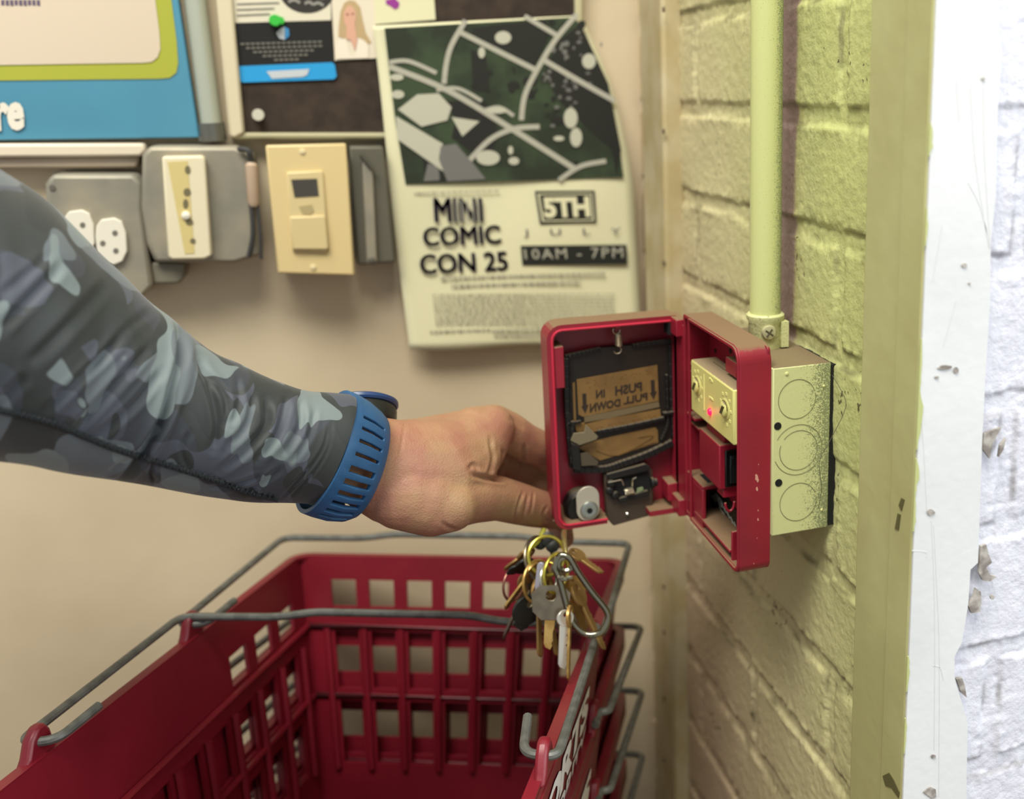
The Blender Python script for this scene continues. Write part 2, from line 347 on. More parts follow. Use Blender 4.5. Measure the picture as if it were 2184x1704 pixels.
# white paint cracks
CRK = mat('paint_crack', '#cccdcd', .8); mb = MB()
for pts in ([(2097,160),(2100,330),(2112,520)],[(2070,180),(2080,340),(2110,530)],[(2065,390),(2090,440),(2113,530)],[(2040,170),(2046,260)],[(1992,1120),(1998,1240),(2004,1400),(2003,1700)],[(1987,1110),(1994,1300),(1993,1600)],[(2010,480),(1990,600)],[(2040,640),(2012,740)],[(1978,1100),(1972,980),(1965,880)],[(1946,1175),(1975,1178),(1975,1190)],[(2012,1450),(2006,1425),(1990,1420)]):
    strip(mb, pts, 1.3, 1, YC-.00012, .0006)
tag(mb.build('trim_5', CRK, smooth=0), kind='structure')
mb = MB(); mb2 = MB(); mb3 = MB()
for (v0, v1, d0) in ((262, 330, 10), (440, 520, 4), (720, 830, 6), (830, 960, 12), (980, 1060, 8), (1060, 1140, 7), (1420, 1500, 8), (1560, 1640, 5)):
    P0 = [on(1958, v, 0, XE) for v in (v0, v1)]; z0, z1 = P0[1][2], P0[0][2]; d = d0*.00028
    n = 7; pts = [np.array([XE-.0004, YC+.0002, z0+(z1-z0)*k/n]) for k in range(n+1)]
    jag = [np.array([XE+d*random.uniform(.35, 1)*math.sin(math.pi*min(max(k/n, .05), .95)), YC-.0006, z0+(z1-z0)*k/n]) for k in range(n+1)]
    for k in range(n): mb.prism([pts[k]+[0, -.0008, 0], jag[k], jag[k+1], pts[k+1]+[0, -.0008, 0]], (0, .0008, 0))
tag(mb.build('trim_6', mat('flaked_olive_paint', '#aeb276', .6), smooth=0), kind='structure')
# marks on the olive boards: screw dents and drips
for poly in ([(1922,1062),(1928,1066),(1922,1090),(1916,1078)], [(1914,1095),(1920,1098),(1916,1130),(1908,1128)]): pane(mb2, poly, 0, XE-.0005, .002)
pane(mb2, [(1882,1655),(1896,1648),(1906,1664),(1918,1690),(1916,1702),(1900,1680),(1888,1676)], 0, XE-.0004, .002)
tag(mb2.build('trim_7', mat('dark_dent', '#57532c', .8), smooth=0), kind='structure')
m_pip = mat('corner_board_paint', '#b8ab8a', .55, bump=.15, col2='#ab9b72', nscale=30)
mb = MB(); mb.box(W-.014, W+.004, .792, .852, FLOOR, .33); tag(mb.build('trim_8', m_pip, bevel=.003), kind='structure')
mb = MB(); mb.box(W-.004, W+.004, .866, .880, FLOOR, .33); tag(mb.build('trim_9', mat('dull_moulding', '#a59c7b', .6), bevel=.001), kind='structure')
mb = MB()
for v in (20, 280, 560, 1250, 1348, 1490, 1620): mb.lathe(on(1417, v, 0, W-.0142), (-1, 0, 0), [(.0022, 0), (.0022, .001), (.001, .0016)], 10)
tag(mb.build('trim_10', mat('nail_head', '#6a5a48', .7)), kind='structure')

# ------------------------------------------------------------------ junction box and conduit on the right wall
BY0, BY1, BZ0, BZ1, BX0 = .5167, .6183, -.2605, -.1570, .2292
def spray_metal():
    m = mat('galvanised_box_with_overspray', '#c6c98f', .5, bump=.1, bscale=500, dust='#6e5b43'); nt = m.node_tree; N = nt.nodes; L = nt.links; b = N['Principled BSDF']
    src = b.inputs['Base Color'].links[0].from_node
    g = N.new('ShaderNodeTexCoord'); s = N.new('ShaderNodeSeparateXYZ'); L.new(g.outputs['Object'], s.inputs[0])
    n = N.new('ShaderNodeTexNoise'); n.inputs['Scale'].default_value = 1400; n.inputs['Detail'].default_value = 2; L.new(g.outputs['Object'], n.inputs['Vector'])
    r = N.new('ShaderNodeMapRange'); r.inputs[1].default_value = .2435; r.inputs[2].default_value = .264; r.inputs[3].default_value = .72; r.inputs[4].default_value = .36; L.new(s.outputs['X'], r.inputs[0])
    c = N.new('ShaderNodeMath'); c.operation = 'SUBTRACT'; L.new(n.outputs['Fac'], c.inputs[0]); L.new(r.outputs[0], c.inputs[1])
    q = N.new('ShaderNodeMapRange'); q.inputs[1].default_value = 0; q.inputs[2].default_value = .08; q.inputs[4].default_value = .8; L.new(c.outputs[0], q.inputs[0])
    mx = N.new('ShaderNodeMix'); mx.data_type = 'RGBA'; mx.inputs[6].default_value = lin('#c9cb93'); mx.inputs[7].default_value = lin('#66704f'); L.new(q.outputs[0], mx.inputs[0])
    L.new(mx.outputs[2], src.inputs[6]); return m
SPRAY = spray_metal()
jb = empty('junction_box', ((BX0+W)/2, (BY0+BY1)/2, BZ0), 'square metal electrical box sprayed pale yellow-green, fixed to brick wall behind red alarm station', 'electrical box')
mb = MB(); mb.box(BX0, .2662, BY0, BY1, BZ0, BZ1); mb.build('box_body', SPRAY, jb, bevel=.0007)
LINE = mat('knockout_line', '#7d8058', .7)
def face_circle(mb, cu, cv, r, y, w=.00028, a0=0, a1=360):
    c = on(cu, cv, 1, y); n = 48; P = []
    for k in range(n+1):
        a = math.radians(a0+(a1-a0)*k/n); P.append(c+np.array([r*math.cos(a), 0, r*math.sin(a)]))
    mb.tube(P, w, 5)
for (cu, cv, r) in ((1700, 851, .0119), (1702, 1070, .0119)):
    k = MB(); face_circle(k, cu, cv, r, BY0, a0=20, a1=372); k.build('knockout', LINE, jb)
k = MB(); face_circle(k, 1702, 959, .0155, BY0, a0=-160, a1=150); face_circle(k, 1703, 960, .0122, BY0, a0=-200, a1=140); k.build('knockout', LINE, jb)
for (u, v) in ((1659, 909), (1661, 1030)):
    k = MB(); k.lathe(on(u, v, 1, BY0-.0003), (0, 1, 0), [(.0023, 0), (.0023, .0006)], 20); k.build('screw_hole', HOLE, jb)
mb = MB(); mb.box(.2662, W+.004, BY0+.0002, BY1-.002, BZ0+.001, BZ1-.0015); mb.build('rear_strip', mat('black_gap', '#0c0d0b', .8), jb)  # black strip along the back edge of the box
k = MB()
for (u, v, r_) in ((1678, 797, .0014), (1757, 823, .001), (1752, 1087, .001)): k.lathe(on(u, v, 1, BY0), (0, -1, 0), [(r_, -.0005), (r_*.8, .0004), (r_*.3, .0007)], 8)
k.build('paint_drip', PALE, jb)
PXc, PYc = .2455, .566
cd = empty('wall_conduit', (PXc, PYc, BZ1), 'pale yellow-green painted conduit pipe rising from top of the wall box', 'conduit pipe')
def pipe_mat():
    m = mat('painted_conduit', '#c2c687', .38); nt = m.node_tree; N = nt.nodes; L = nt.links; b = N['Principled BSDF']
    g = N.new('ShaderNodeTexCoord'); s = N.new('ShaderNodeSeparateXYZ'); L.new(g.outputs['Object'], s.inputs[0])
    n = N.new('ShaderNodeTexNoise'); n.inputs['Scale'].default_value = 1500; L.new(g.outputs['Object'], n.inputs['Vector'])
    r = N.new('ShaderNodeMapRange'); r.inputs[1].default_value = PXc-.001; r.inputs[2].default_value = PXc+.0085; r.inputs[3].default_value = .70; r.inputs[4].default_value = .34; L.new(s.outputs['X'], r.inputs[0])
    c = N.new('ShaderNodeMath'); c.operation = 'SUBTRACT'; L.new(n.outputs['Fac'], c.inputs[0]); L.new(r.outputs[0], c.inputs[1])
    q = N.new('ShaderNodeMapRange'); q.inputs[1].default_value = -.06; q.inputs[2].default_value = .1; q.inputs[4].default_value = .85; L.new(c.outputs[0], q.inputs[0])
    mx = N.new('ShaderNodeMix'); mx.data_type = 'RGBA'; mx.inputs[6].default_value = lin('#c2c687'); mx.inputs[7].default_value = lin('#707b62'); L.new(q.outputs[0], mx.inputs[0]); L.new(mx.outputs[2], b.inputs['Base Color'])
    return m
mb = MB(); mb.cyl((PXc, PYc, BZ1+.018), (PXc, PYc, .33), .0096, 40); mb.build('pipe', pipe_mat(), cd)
zc = BZ1
mb = MB(); mb.lathe((PXc, PYc, zc-.001), (0, 0, 1), [(.0098, 0), (.0104, .002), (.0104, .017), (.0118, .0195), (.0118, .0215), (.0108, .0225), (.0098, .0225)], 36)
mb.box(PXc+.0065, PXc+.0115, PYc-.010, PYc-.004, zc+.001, zc+.017)
mb.build('connector', mat('speckled_connector', '#c3c48f', .5, col2='#8f9168', nscale=500, nlo=.58, nhi=.7, bump=.3, bscale=600), cd)
sc_d = np.array([-.2, -.98, .0]); sc_d /= np.linalg.norm(sc_d); sp = np.array([PXc, PYc, zc+.0115])+sc_d*.0104
mb = MB(); mb.lathe(sp, sc_d, [(.0046, -.001), (.0046, .0012), (.004, .0022), (.002, .0026)], 24); scw = mb.build('screw', mat('dusty_screw', '#b5b08a', .45, .3), cd)
k = MB(); sx = np.cross(sc_d, [0, 0, 1]); q = sp+sc_d*.0026
for a in (35, 125):
    a = math.radians(a); dv = math.cos(a)*sx+math.sin(a)*AX[2]; k.tube([q-dv*.0028, q+dv*.0028], .00055, 6)
k.build('cross_slot', mat('slot_dark', '#4a4530', .7), scw)

# ------------------------------------------------------------------ fire alarm pull station
fs = empty('fire_alarm_station', (.229, .57, -.284), 'open red fire alarm pull station on the wall box, cover swung left', 'fire alarm')
SY0, SY1, SZ0, SZ1, SX0, SX1 = .519, .618, -.2838, -.1437, .2096, .2292
def yz(pts, x): return [(x, a, b) for a, b in pts]
o_ = rrect(SY0, SY1, SZ0, SZ1, [.002, .010, .007, .002]); i_ = rrect(SY0+.0024, SY1-.002, SZ0+.003, SZ1-.0024, [.001, .0085, .005, .001])
mb = MB(); mb.ring(yz(o_, SX0), yz(i_, SX0), (SX1-SX0, 0, 0))
mb.prism(yz(rrect(SY0+.001, SY1-.001, SZ0+.001, SZ1-.001, .003), SX1-.0022), (.002, 0, 0))
hs = mb.build('housing', REDP, fs, bevel=.0004)
k = MB(); k.ring(yz(rrect(SY0+.0005, SY1-.012, SZ0+.0006, SZ1-.0006, [.001, .0095, .0065, .001]), SX0-.0012), yz(rrect(SY0+.0022, SY1-.014, SZ0+.0026, SZ1-.0022, [.001, .0085, .0055, .001]), SX0-.0012), (.0014, 0, 0))
k.build('front_lip', REDP, hs, bevel=.0003)
class _S:
    def box(s, *a): MB().box(*a).build('inner_rib', REDP, hs, bevel=.0005)
    def cyl(s, *a): MB().cyl(*a).build('inner_boss', REDP, hs, bevel=.0003)
k = _S()   # moulded shelves, ribs and bosses inside
k.box(SX0+.001, SX1-.002, .600, .616, -.2125, -.2105); k.box(SX0+.003, SX1-.002, .598, .616, -.2185, -.2172)
k.box(SX0+.0005, SX1-.002, .585, .616, -.2545, -.252); k.box(SX0+.0005, SX0+.003, .585, .616, -.282, -.2545)
k.box(SX0, SX1-.002, .536, .600, -.2765, -.2745); k.box(SX0+.001, SX1-.002, .534, .536, -.2838, -.262)
k.box(SX0+.002, SX1-.002, .612, .6162, -.178, -.1765); k.box(SX0+.002, SX1-.002, .612, .6162, -.183, -.1815)
k.box(SX0+.004, SX1-.002, .535, .552, -.166, -.157); k.box(SX1-.006, SX1-.002, .529, .59, -.157, -.1555)
k.cyl((SX1-.01, .545, -.1485), (SX1-.002, .545, -.1485), .003, 16)
k = MB(); k.lathe(on(1497, 732, 0, SX1-.004), (-1, 0, 0), [(.0036, -.001), (.0036, .001), (.0028, .0026), (.001, .0032)], 20); k.build('mounting_screw', CHROME, hs)
k = MB(); k.lathe(on(1526, 748, 0, SX1-.0023), (-1, 0, 0), [(.0016, 0), (.0016, .0003)], 14); k.lathe(on(1558, 748, 0, SX1-.0023), (-1, 0, 0), [(.0018, 0), (.0018, .0003)], 14)
k.box(SX0+.006, SX0+.014, .590, .606, -.2522, -.2518); k.build('moulded_hole', HOLE, hs)
# yellow relay module
XM = .2062
p = [on(1473, 768, 0, XM), on(1564, 829, 0, XM), on(1564, 946, 0, XM), on(1477, 881, 0, XM)]
my0, my1 = p[1][1], p[0][1]; mz1 = (p[0][2]+p[1][2])/2; mz0 = (p[2][2]+p[3][2])/2
YEL = mat('yellow_ivory_plastic', '#cdc77c', .42, bump=.08, bscale=300, dust='#84705a')
mb = MB(); mb.box(XM, XM+.0175, my0, my1, mz0, mz1); md = mb.build('relay_module', YEL, fs, bevel=.0012)
k = MB(); k.box(XM+.0105, XM+.011, my0+.008, my1-.012, mz1, mz1+.0002); k.build('top_seam', mat('seam_dark', '#5d4c3a', .8), md)
def yz_at(u, v): q = on(u, v, 0, XM); return q[1], q[2]
RAIS = mat('raised_pale_marks', '#dcd88f', .45); DK = mat('module_groove', '#57502a', .7)
for (u, v) in ((1488, 822), (1548, 872)):
    y, z = yz_at(u, v); k = MB(); k.lathe((XM+.0004, y, z), (-1, 0, 0), [(.0066, 0), (.0066, .0006), (.0058, .001)], 28)
    k.lathe((XM, y, z), (-1, 0, 0), [(.0045, 0), (.0045, .0022), (.0038, .0026)], 28); dl = k.build('dial', YEL, md)
    k = MB()
    for s_ in (-1, 0, 1): k.tube([(XM-.0027, y-.0024+.0012*s_, z+.0026), (XM-.0027, y+.0018+.0012*s_, z-.0028)], .00035, 5)
    k.tube([(XM-.0012, y+.0052*math.cos(a), z+.0052*math.sin(a)) for a in [math.pi*.6*j/9+1.2 for j in range(10)]], .0003, 5); k.build('dial_slot', DK, dl)
    k = MB()
    for j in range(9):
        a = 2*math.pi*j/9+.3; c = (XM-.0003, y+.0084*math.cos(a), z+.0094*math.sin(a)); k.box(c[0], c[0]+.0005, c[1]-.0011, c[1]+.0011, c[2]-.0007, c[2]+.0009)
    k.build('dial_marks', RAIS, md)
y, z = yz_at(1502, 830); k = MB(); k.box(XM-.0004, XM+.0004, y-.0004, y+.0004, z-.0135, z+.0095)
for (u, v) in ((1515, 808), (1518, 812), (1515, 848), (1519, 851)):
    y, z = yz_at(u, v); k.box(XM-.0004, XM+.0004, y-.0018, y+.0018, z-.0006, z+.0006)
k.build('raised_line', RAIS, md)
y, z = yz_at(1515, 878); k = MB(); k.lathe((XM+.0003, y, z), (-1, 0, 0), [(.0024, 0), (.0024, .0006), (.0018, .0016), (.0006, .002)], 20)
k.build('status_light', mat('lit_red_led', '#ff1030', .4, emit=('#ff1046', 2.2)), md)
ld = bpy.data.lights.new('led_glow', 'POINT'); ld.energy = .0012; ld.color = (1, .05, .15); ld.shadow_soft_size = .002
lo = bpy.data.objects.new('led_glow', ld); COL.objects.link(lo); lo.location = (XM-.006, y, z)
# switch block
XB = .2075
a, b_ = on(1491, 905, 0, XB), on(1534, 958, 0, XB)
bz1 = (a[2]+b_[2])/2; by1, by0 = a[1], b_[1]; bz0 = on(1534, 1045, 0, XB)[2]
mb = MB(); mb.box(XB, SX1-.002, by0, by1, bz0, bz1); mb.box(XB+.004, SX1-.002, by0+.003, by1-.003, bz1, bz1+.006); sb = mb.build('switch_block', REDP, fs, bevel=.0008)
k = MB(); k.box(XB+.0035, XB+.0175, by0-.0015, by0+.001, bz0+.0015, bz1-.0035); r1 = k.build('switch_frame', mat('gloss_black', '#0c1312', .2), sb, bevel=.0006)
k = MB(); k.prism([(XB+.0065, by0-.001, bz0+.005), (XB+.0065, by0-.0032, bz1-.0075), (XB+.0065, by0-.0015, (bz0+bz1)/2), ], (.008, 0, 0)); k.box(XB+.0062, XB+.0155, by0-.0024, by0-.001, bz0+.004, bz1-.007)
k.build('rocker', mat('satin_black', '#16201f', .3), sb, bevel=.0005)
k = MB(); k.box(XB+.003, SX1-.002, by0+.001, by0+.012, bz0-.006, bz0); k.tube([(XB+.007+.003*math.cos(t), by0+.0005, bz0-.009+.006*math.sin(t)) for t in [math.pi*j/10+math.pi for j in range(11)]], .0009, 8)
k.build('switch_bracket', REDP, sb, bevel=.0004)
# black label in the bottom of the housing
XL = SX1-.0028; LBL = mat('black_label', '#11150f', .5)
k = MB(); pane(k, [(1513, 1047), (1545, 1050), (1578, 1100), (1579, 1165), (1514, 1073)], 0, XL, .0005); lb = k.build('label', LBL, fs, smooth=0)
k = MB()
for i in range(5):
    for j in range(2): strip(k, [(1533+i*7.5+j*2, 1080+i*11-j*11), (1540+i*8, 1091+i*13-j*11)], 1.3, 0, XL-.0004, .0002)
for i in range(4): strip(k, [(1517+i*3, 1058-i*2), (1527+i*3, 1070-i*2)], 1.1, 0, XL-.0004, .0002)
strip(k, [(1532, 1062), (1539, 1070), (1540, 1082), (1533, 1074), (1532, 1062)], 1.2, 0, XL-.0004, .0002)
pane(k, [(1573, 1085), (1579, 1090), (1579, 1104), (1573, 1100)], 0, XL-.0004, .0002)
k.build('label_print', mat('label_white', '#c9ccbd', .6), lb, smooth=0)
k = MB(); k.lathe(on(1564, 1127, 0, XL), (-1, 0, 0), [(.0011, -.001), (.0011, .003), (.0005, .0035)], 10); k.build('white_peg', mat('peg_white', '#e5e2d6', .5), fs)
k = MB()
for (u, v, s_) in ((1618, 991, 1), (1613, 1018, 4.5), (1616, 1024, 3.5), (1615, 1043, 3), (1617, 1089, 1.3), (1617, 1108, 2), (1615, 1148, .8), (1608, 1202, .9)):
    pane(k, [(u+(x-u)*random.uniform(.5, 1.2), y) for x, y in ell(u, v, s_*.8, s_*1.5, 8)], 1, SY0-.0002, .0003)
k.build('scuff_marks', mat('scuffed_paint', '#c48d7c', .7), hs, smooth=0)

# door of the station -------------------------------------------------
DX0, DX1, DY, DZ0, DZ1 = .1222, .2115, .632, -.2885, -.1478
def xz(pts, y): return [(a, y, b) for a, b in pts]
dr = None
DTH = .020
mb = MB()
o_ = rrect(DX0, DX1, DZ0, DZ1, [.003, .010, .010, .002]); i_ = rrect(DX0+.0045, DX1-.002, DZ0+.0038, DZ1-.0045, [.002, .0065, .0065, .001])
# rim as open ring: skip the gap in the bottom wall where the pull handle hangs through
n = len(o_); V0 = xz(o_, DY); V1 = xz(i_, DY)
gap0, gap1 = on(1296, 1118, 1, DY)[0], on(1386, 1096, 1, DY)[0]
walls = MB()
def rimseg(pa, pb, qa, qb): walls.prism([pa, pb, qb, qa], (0, DTH, 0))
for i in range(n):
    j = (i+1) % n; a, b_ = V0[i], V0[j]
    if abs(a[2]-DZ0) < 1e-6 and abs(b_[2]-DZ0) < 1e-6 and abs(a[0]-b_[0]) > .02:
        zi = DZ0+.0038
        rimseg(a, (gap0, DY, DZ0), V1[i], (gap0, DY, zi)); rimseg((gap1, DY, DZ0), b_, (gap1, DY, zi), V1[j])
    else: rimseg(a, b_, V1[i], V1[j])
walls.prism(xz(rrect(DX0+.001, DX1-.001, DZ0+.0, DZ1-.001, [.003, .009, .009, .002]), DY+DTH-.002), (0, .0022, 0))
dr = walls.build('cover', REDP, fs, bevel=0)
k = MB(); k.ring(xz(rrect(DX0+.0028, DX1-.001, DZ0+.0022, DZ1-.0028, [.002, .008, .008, .001]), DY-.0012), xz(rrect(DX0+.0044, DX1-.002, DZ0+.0037, DZ1-.0044, [.002, .0065, .0065, .001]), DY-.0012), (0, .0016, 0)); 
k.v = [p for p in k.v]
k2 = MB()   # drop the lip across the gap
for f in k.f:
    c = np.mean([k.v[i] for i in f], 0)
    if c[2] < DZ0+.005 and gap0 < c[0] < gap1 and False: continue
    k2.add([k.v[i] for i in f], [tuple(range(len(f)))])
# lip only on the three closed sides
k3 = MB(); path = [(gap0, DY-.0002, DZ0+.003), (DX0+.009, DY-.0002, DZ0+.003)]
path += [(DX0+.003+.0065*(1-math.cos(math.radians(t))) , DY-.0002, DZ0+.003+.0065*(1-math.sin(math.radians(t)))) for t in (90, 67, 45, 22, 0)][1:]
path = [(gap0, DY, DZ0+.003)]+[(DX0+.0035+.0065*(1-math.sin(math.radians(t))), DY, DZ0+.003+.0065*(1-math.cos(math.radians(t)))) for t in (0, 22, 45, 67, 90)]+[(DX0+.0035+.0065*(1-math.cos(math.radians(t))), DY, DZ1-.0035-.0065*(1-math.sin(math.radians(t)))) for t in (0, 22, 45, 67, 90)]+[(DX1-.004, DY, DZ1-.0035)]
k3.tube(path, .0009, 8); k3.build('cover_lip', mat('red_edge', '#b8283f', .35), dr)
# hinge
k = MB(); k.box(DX1-.006, SX0+.004, DY-.012, DY+.012, DZ1-.012, DZ1-.0005); k.box(DX1-.006, SX0+.004, DY-.012, DY+.012, DZ0+.002, DZ0+.014); k.cyl((DX1+.001, DY-.006, DZ0+.004), (DX1+.001, DY-.006, DZ1-.008), .0022, 16)
k.box(DX1-.002, DX1+.002, .6175, DY+.006, DZ0+.006, DZ1-.004)
k.build('hinge', REDP, fs, bevel=.0006)
k = MB(); k.box(DX1-.0075, DX1-.0035, DY-.0005, DY+.010, DZ1-.013, DZ1-.0035); k.build('hinge_slot', HOLE, dr)
# bosses and blocks inside the cover
YB = DY+DTH-.002
k = MB(); k.box(DX0+.0045, DX0+.011, DY+.0006, YB, on(1190, 830, 1, DY)[2], on(1190, 741, 1, DY)[2])
q0 = on(1424, 1060, 1, DY+.004); k.box(q0[0], q0[0]+.009, DY+.003, YB, q0[2]-.003, q0[2]+.010)
k.build('cover_block', REDP, dr, bevel=.0006)
# push plate frame (black) with brown-gold plates seen from behind
Y1 = DY+.008
def FP(poly, y): return [on(u, v, 1, y) for u, v in poly]
fr = [(1204, 760), (1278, 742), (1440, 727), (1446, 735), (1449, 935), (1440, 945), (1410, 952), (1385, 972), (1290, 1003), (1240, 1005), (1217, 998)]
k = MB(); k.prism(FP(fr, Y1+.004), (0, .005, 0)); pf = k.build('push_plate_frame', DARKP, fs, bevel=.0008)
k = MB()
strip(k, [(1209, 765), (1212, 880), (1222, 998)], 13, 1, Y1+.0015, .004); strip(k, [(1206, 762), (1250, 752), (1282, 745)], 8, 1, Y1+.002, .004)
strip(k, [(1350, 739), (1400, 732), (1443, 728)], 9, 1, Y1+.002, .004); strip(k, [(1433, 738), (1435, 850), (1441, 935)], 12, 1, Y1+.0015, .004)
strip(k, [(1436, 945), (1385, 970), (1330, 990), (1290, 1002), (1225, 1003)], 13, 1, Y1+.0005, .004); strip(k, [(1423, 800), (1425, 880), (1424, 910), (1412, 940)], 5, 1, Y1+.001, .004)
strip(k, [(1212, 905), (1240, 900)], 5, 1, Y1+.001, .003); strip(k, [(1416, 884), (1441, 880)], 6, 1, Y1-.0005, .004)
strip(k, [(1222, 900), (1220, 990)], 8, 1, Y1-.001, .005)
strip(k, [(1275, 922), (1340, 910), (1418, 893)], 7, 1, Y1+.001, .004); strip(k, [(1218, 880), (1216, 760)], 3, 1, Y1, .003)
k.build('frame_bars', BLACKP, pf, bevel=.0003)
pl1 = [(1230, 810), (1402, 779), (1405, 855), (1244, 889), (1234, 884)]
k = MB(); k.prism(FP(pl1, Y1+.003), (0, .001, 0)); g1 = k.build('instruction_plate', GOLD, pf, smooth=0)
YT = Y1+.0027; k = MB()
text_px(k, 'PUSH', [(1369, 814), (1312, 824), (1312, 844), (1369, 834)], 1, YT, .03)
text_px(k, 'IN', [(1290, 830), (1271, 832), (1271, 850), (1290, 847)], 1, YT, .03)
text_px(k, 'PULL', [(1381, 837), (1330, 847), (1330, 863), (1381, 853)], 1, YT, .03)
text_px(k, 'DOWN', [(1323, 850), (1258, 861), (1258, 880), (1323, 866)], 1, YT, .03)
for (x, y) in ((1392, 811), (1246, 840)):
    pane(k, [(x-4, y), (x+4, y-1), (x+5, y+24), (x+9, y+23), (x+2, y+41), (x-6, y+27), (x-3, y+26)], 1, YT, .0002)
k.build('lettering', INK, g1, smooth=0)
k = MB()
for (u, v) in ((1378,790),(1383,792),(1381,798),(1364,795),(1357,797),(1350,797),(1352,804),(1346,800),(1334,799),(1326,804),(1324,808),(1307,803),(1291,806),(1292,812),(1290,818),(1268,810),(1271,815),(1269,820),(1277,822),(1256,814),(1252,816),(1258,826)):
    k.lathe(on(u, v, 1, Y1+.003), (0, -1, 0), [(.00045, 0), (.0003, .0003)], 8)
k.build('braille_dots', mat('dark_gold', '#6b4c22', .5), g1)
k = MB(); k.prism(FP([(1246, 889), (1405, 857), (1407, 868), (1247, 904)], Y1+.003), (0, .001, 0)); k.build('grey_ledge', mat('dusty_ledge', '#6b5c40', .8), pf, smooth=0)
k = MB(); k.prism(FP([(1226, 905), (1408, 873), (1410, 893), (1275, 920), (1240, 923), (1229, 920)], Y1+.003), (0, .001, 0)); g2 = k.build('braille_plate', GOLD, pf, smooth=0)
k = MB()
for (u, v) in ((1272,911),(1276,913),(1281,909),(1285,910),(1299,905),(1299,910),(1305,904),(1305,909),(1312,902),(1314,907),(1320,900),(1325,900),(1330,899),(1330,904),(1350,895),(1353,897),(1360,893),(1366,892),(1376,889),(1378,895),(1384,887),(1389,890),(1393,887),(1397,886),(1398,890)):
    k.lathe(on(u, v, 1, Y1+.003), (0, -1, 0), [(.0005, 0), (.0003, .0003)], 8)
k.build('braille_dots', mat('dark_gold2', '#6b4c22', .5), g2)
k = MB(); k.prism(FP([(1232, 955), (1258, 945), (1300, 932), (1398, 911), (1403, 918), (1404, 944), (1355, 960), (1280, 982), (1256, 968)], Y1+.0035), (0, .001, 0)); g3 = k.build('arrow_plate', GOLD, pf, smooth=0)
k = MB(); strip(k, [(1272, 962), (1320, 971), (1393, 932), (1360, 934)], 1.4, 1, Y1+.0032, .0002); strip(k, [(1320, 971), (1345, 962), (1400, 942)], 1.2, 1, Y1+.0032, .0002)
k.build('moulded_outline', mat('plate_line', '#5f431d', .6), g3, smooth=0)
k = MB(); k.prism(FP([(1229, 908), (1226, 815), (1221, 817), (1224, 908)], Y1+.0038), (0, .001, 0)); k.build('side_strip', GOLD, pf, smooth=0)
# grey latch bracket projecting towards the viewer
TAB = mat('taupe_plastic', '#726850', .6)
k = MB(); T0 = FP([(1217, 940), (1236, 950), (1272, 938), (1276, 931), (1250, 906), (1246, 922), (1224, 924)], Y1-.002); k.prism(T0, (0, .0012, 0)); tb = k.build('latch_tab', TAB, pf, bevel=.0003)
k = MB(); k.prism(FP([(1238, 968), (1254, 966), (1276, 984), (1274, 992), (1240, 994)], Y1-.001), (0, .0015, 0)); k.build('lower_tab', mat('dark_taupe', '#4c4335', .6), pf)
k = MB(); k.prism(FP([(1218, 945), (1236, 952), (1240, 1000), (1236, 1005), (1222, 1001)], Y1-.002), (0, .005, 0)); k.build('latch_post', BLACKP, pf, bevel=.0004)
# handle body with torsion spring
k = MB(); k.prism(FP([(1288, 1012), (1380, 990), (1392, 1003), (1394, 1050), (1392, 1095), (1391, 1099), (1309, 1122), (1294, 1106), (1291, 1060)], Y1+.002), (0, .006, 0))
hd = k.build('pull_handle', mat('brown_black_plastic', '#41352a', .4, dust='#6a5f4c'), fs, bevel=.0008)
k = MB(); k.prism(FP([(1296, 1022), (1378, 1002), (1386, 1012), (1386, 1048), (1325, 1073), (1310, 1060), (1296, 1040)], Y1+.0012), (0, .001, 0)); k.build('handle_recess', HOLE, hd, smooth=0)
k = MB(); k.prism(FP([(1294, 1012), (1376, 990), (1388, 998), (1384, 1004), (1300, 1024)], Y1-.001), (0, .004, 0)); k.prism(FP([(1318, 1064), (1382, 1046), (1386, 1052), (1384, 1058), (1322, 1074)], Y1-.001), (0, .004, 0))
for (x, y) in ((1302, 1030), (1311, 1055), (1300, 1045)): k.lathe(on(x, y, 1, Y1+.001), (0, -1, 0), [(.003, 0), (.003, .002), (.0018, .003)], 10)
k.lathe(on(1388, 1030, 1, Y1), (1, 0, 0), [(.004, 0), (.004, .002), (.0028, .0022), (.0028, .0045)], 18)
k.build('handle_body', BLACKP, hd, bevel=.0004)
k = MB(); k.tube(fillet([on(1297, 1029, 1, Y1-.002), on(1326, 1023, 1, Y1-.002), on(1330, 1035, 1, Y1-.002)], .001), .0004, 6)
c0 = on(1333, 1050, 1, Y1-.001); c1 = on(1351, 1046, 1, Y1-.001); ax_ = (c1-c0); NT = 7
hel = [c0+ax_*j/(NT*12)+.0024*np.array([-.2*math.sin(2*math.pi*j/12), math.cos(2*math.pi*j/12), math.sin(2*math.pi*j/12)]) for j in range(NT*12+1)]
k.tube(hel, .00036, 6); k.tube(fillet([hel[-1], on(1349, 1022, 1, Y1-.002), on(1357, 1018, 1, Y1-.002)], .001), .0004, 6)
k.build('torsion_spring', mat('spring_steel', '#cfc5ae', .25, .8), hd)
k = MB(); k.prism(FP([(1360, 1042), (1371, 1039), (1373, 1045), (1358, 1052)], Y1-.0005), (0, .001, 0)); k.build('green_tab', mat('pale_green', '#7b8a63', .6), hd, smooth=0)
k = MB(); k.lathe(on(1337, 1095, 1, Y1+.002), (0, -1, 0), [(.0013, 0), (.0013, .0012), (.0006, .002)], 12); k.build('handle_pin', CHROME, hd)
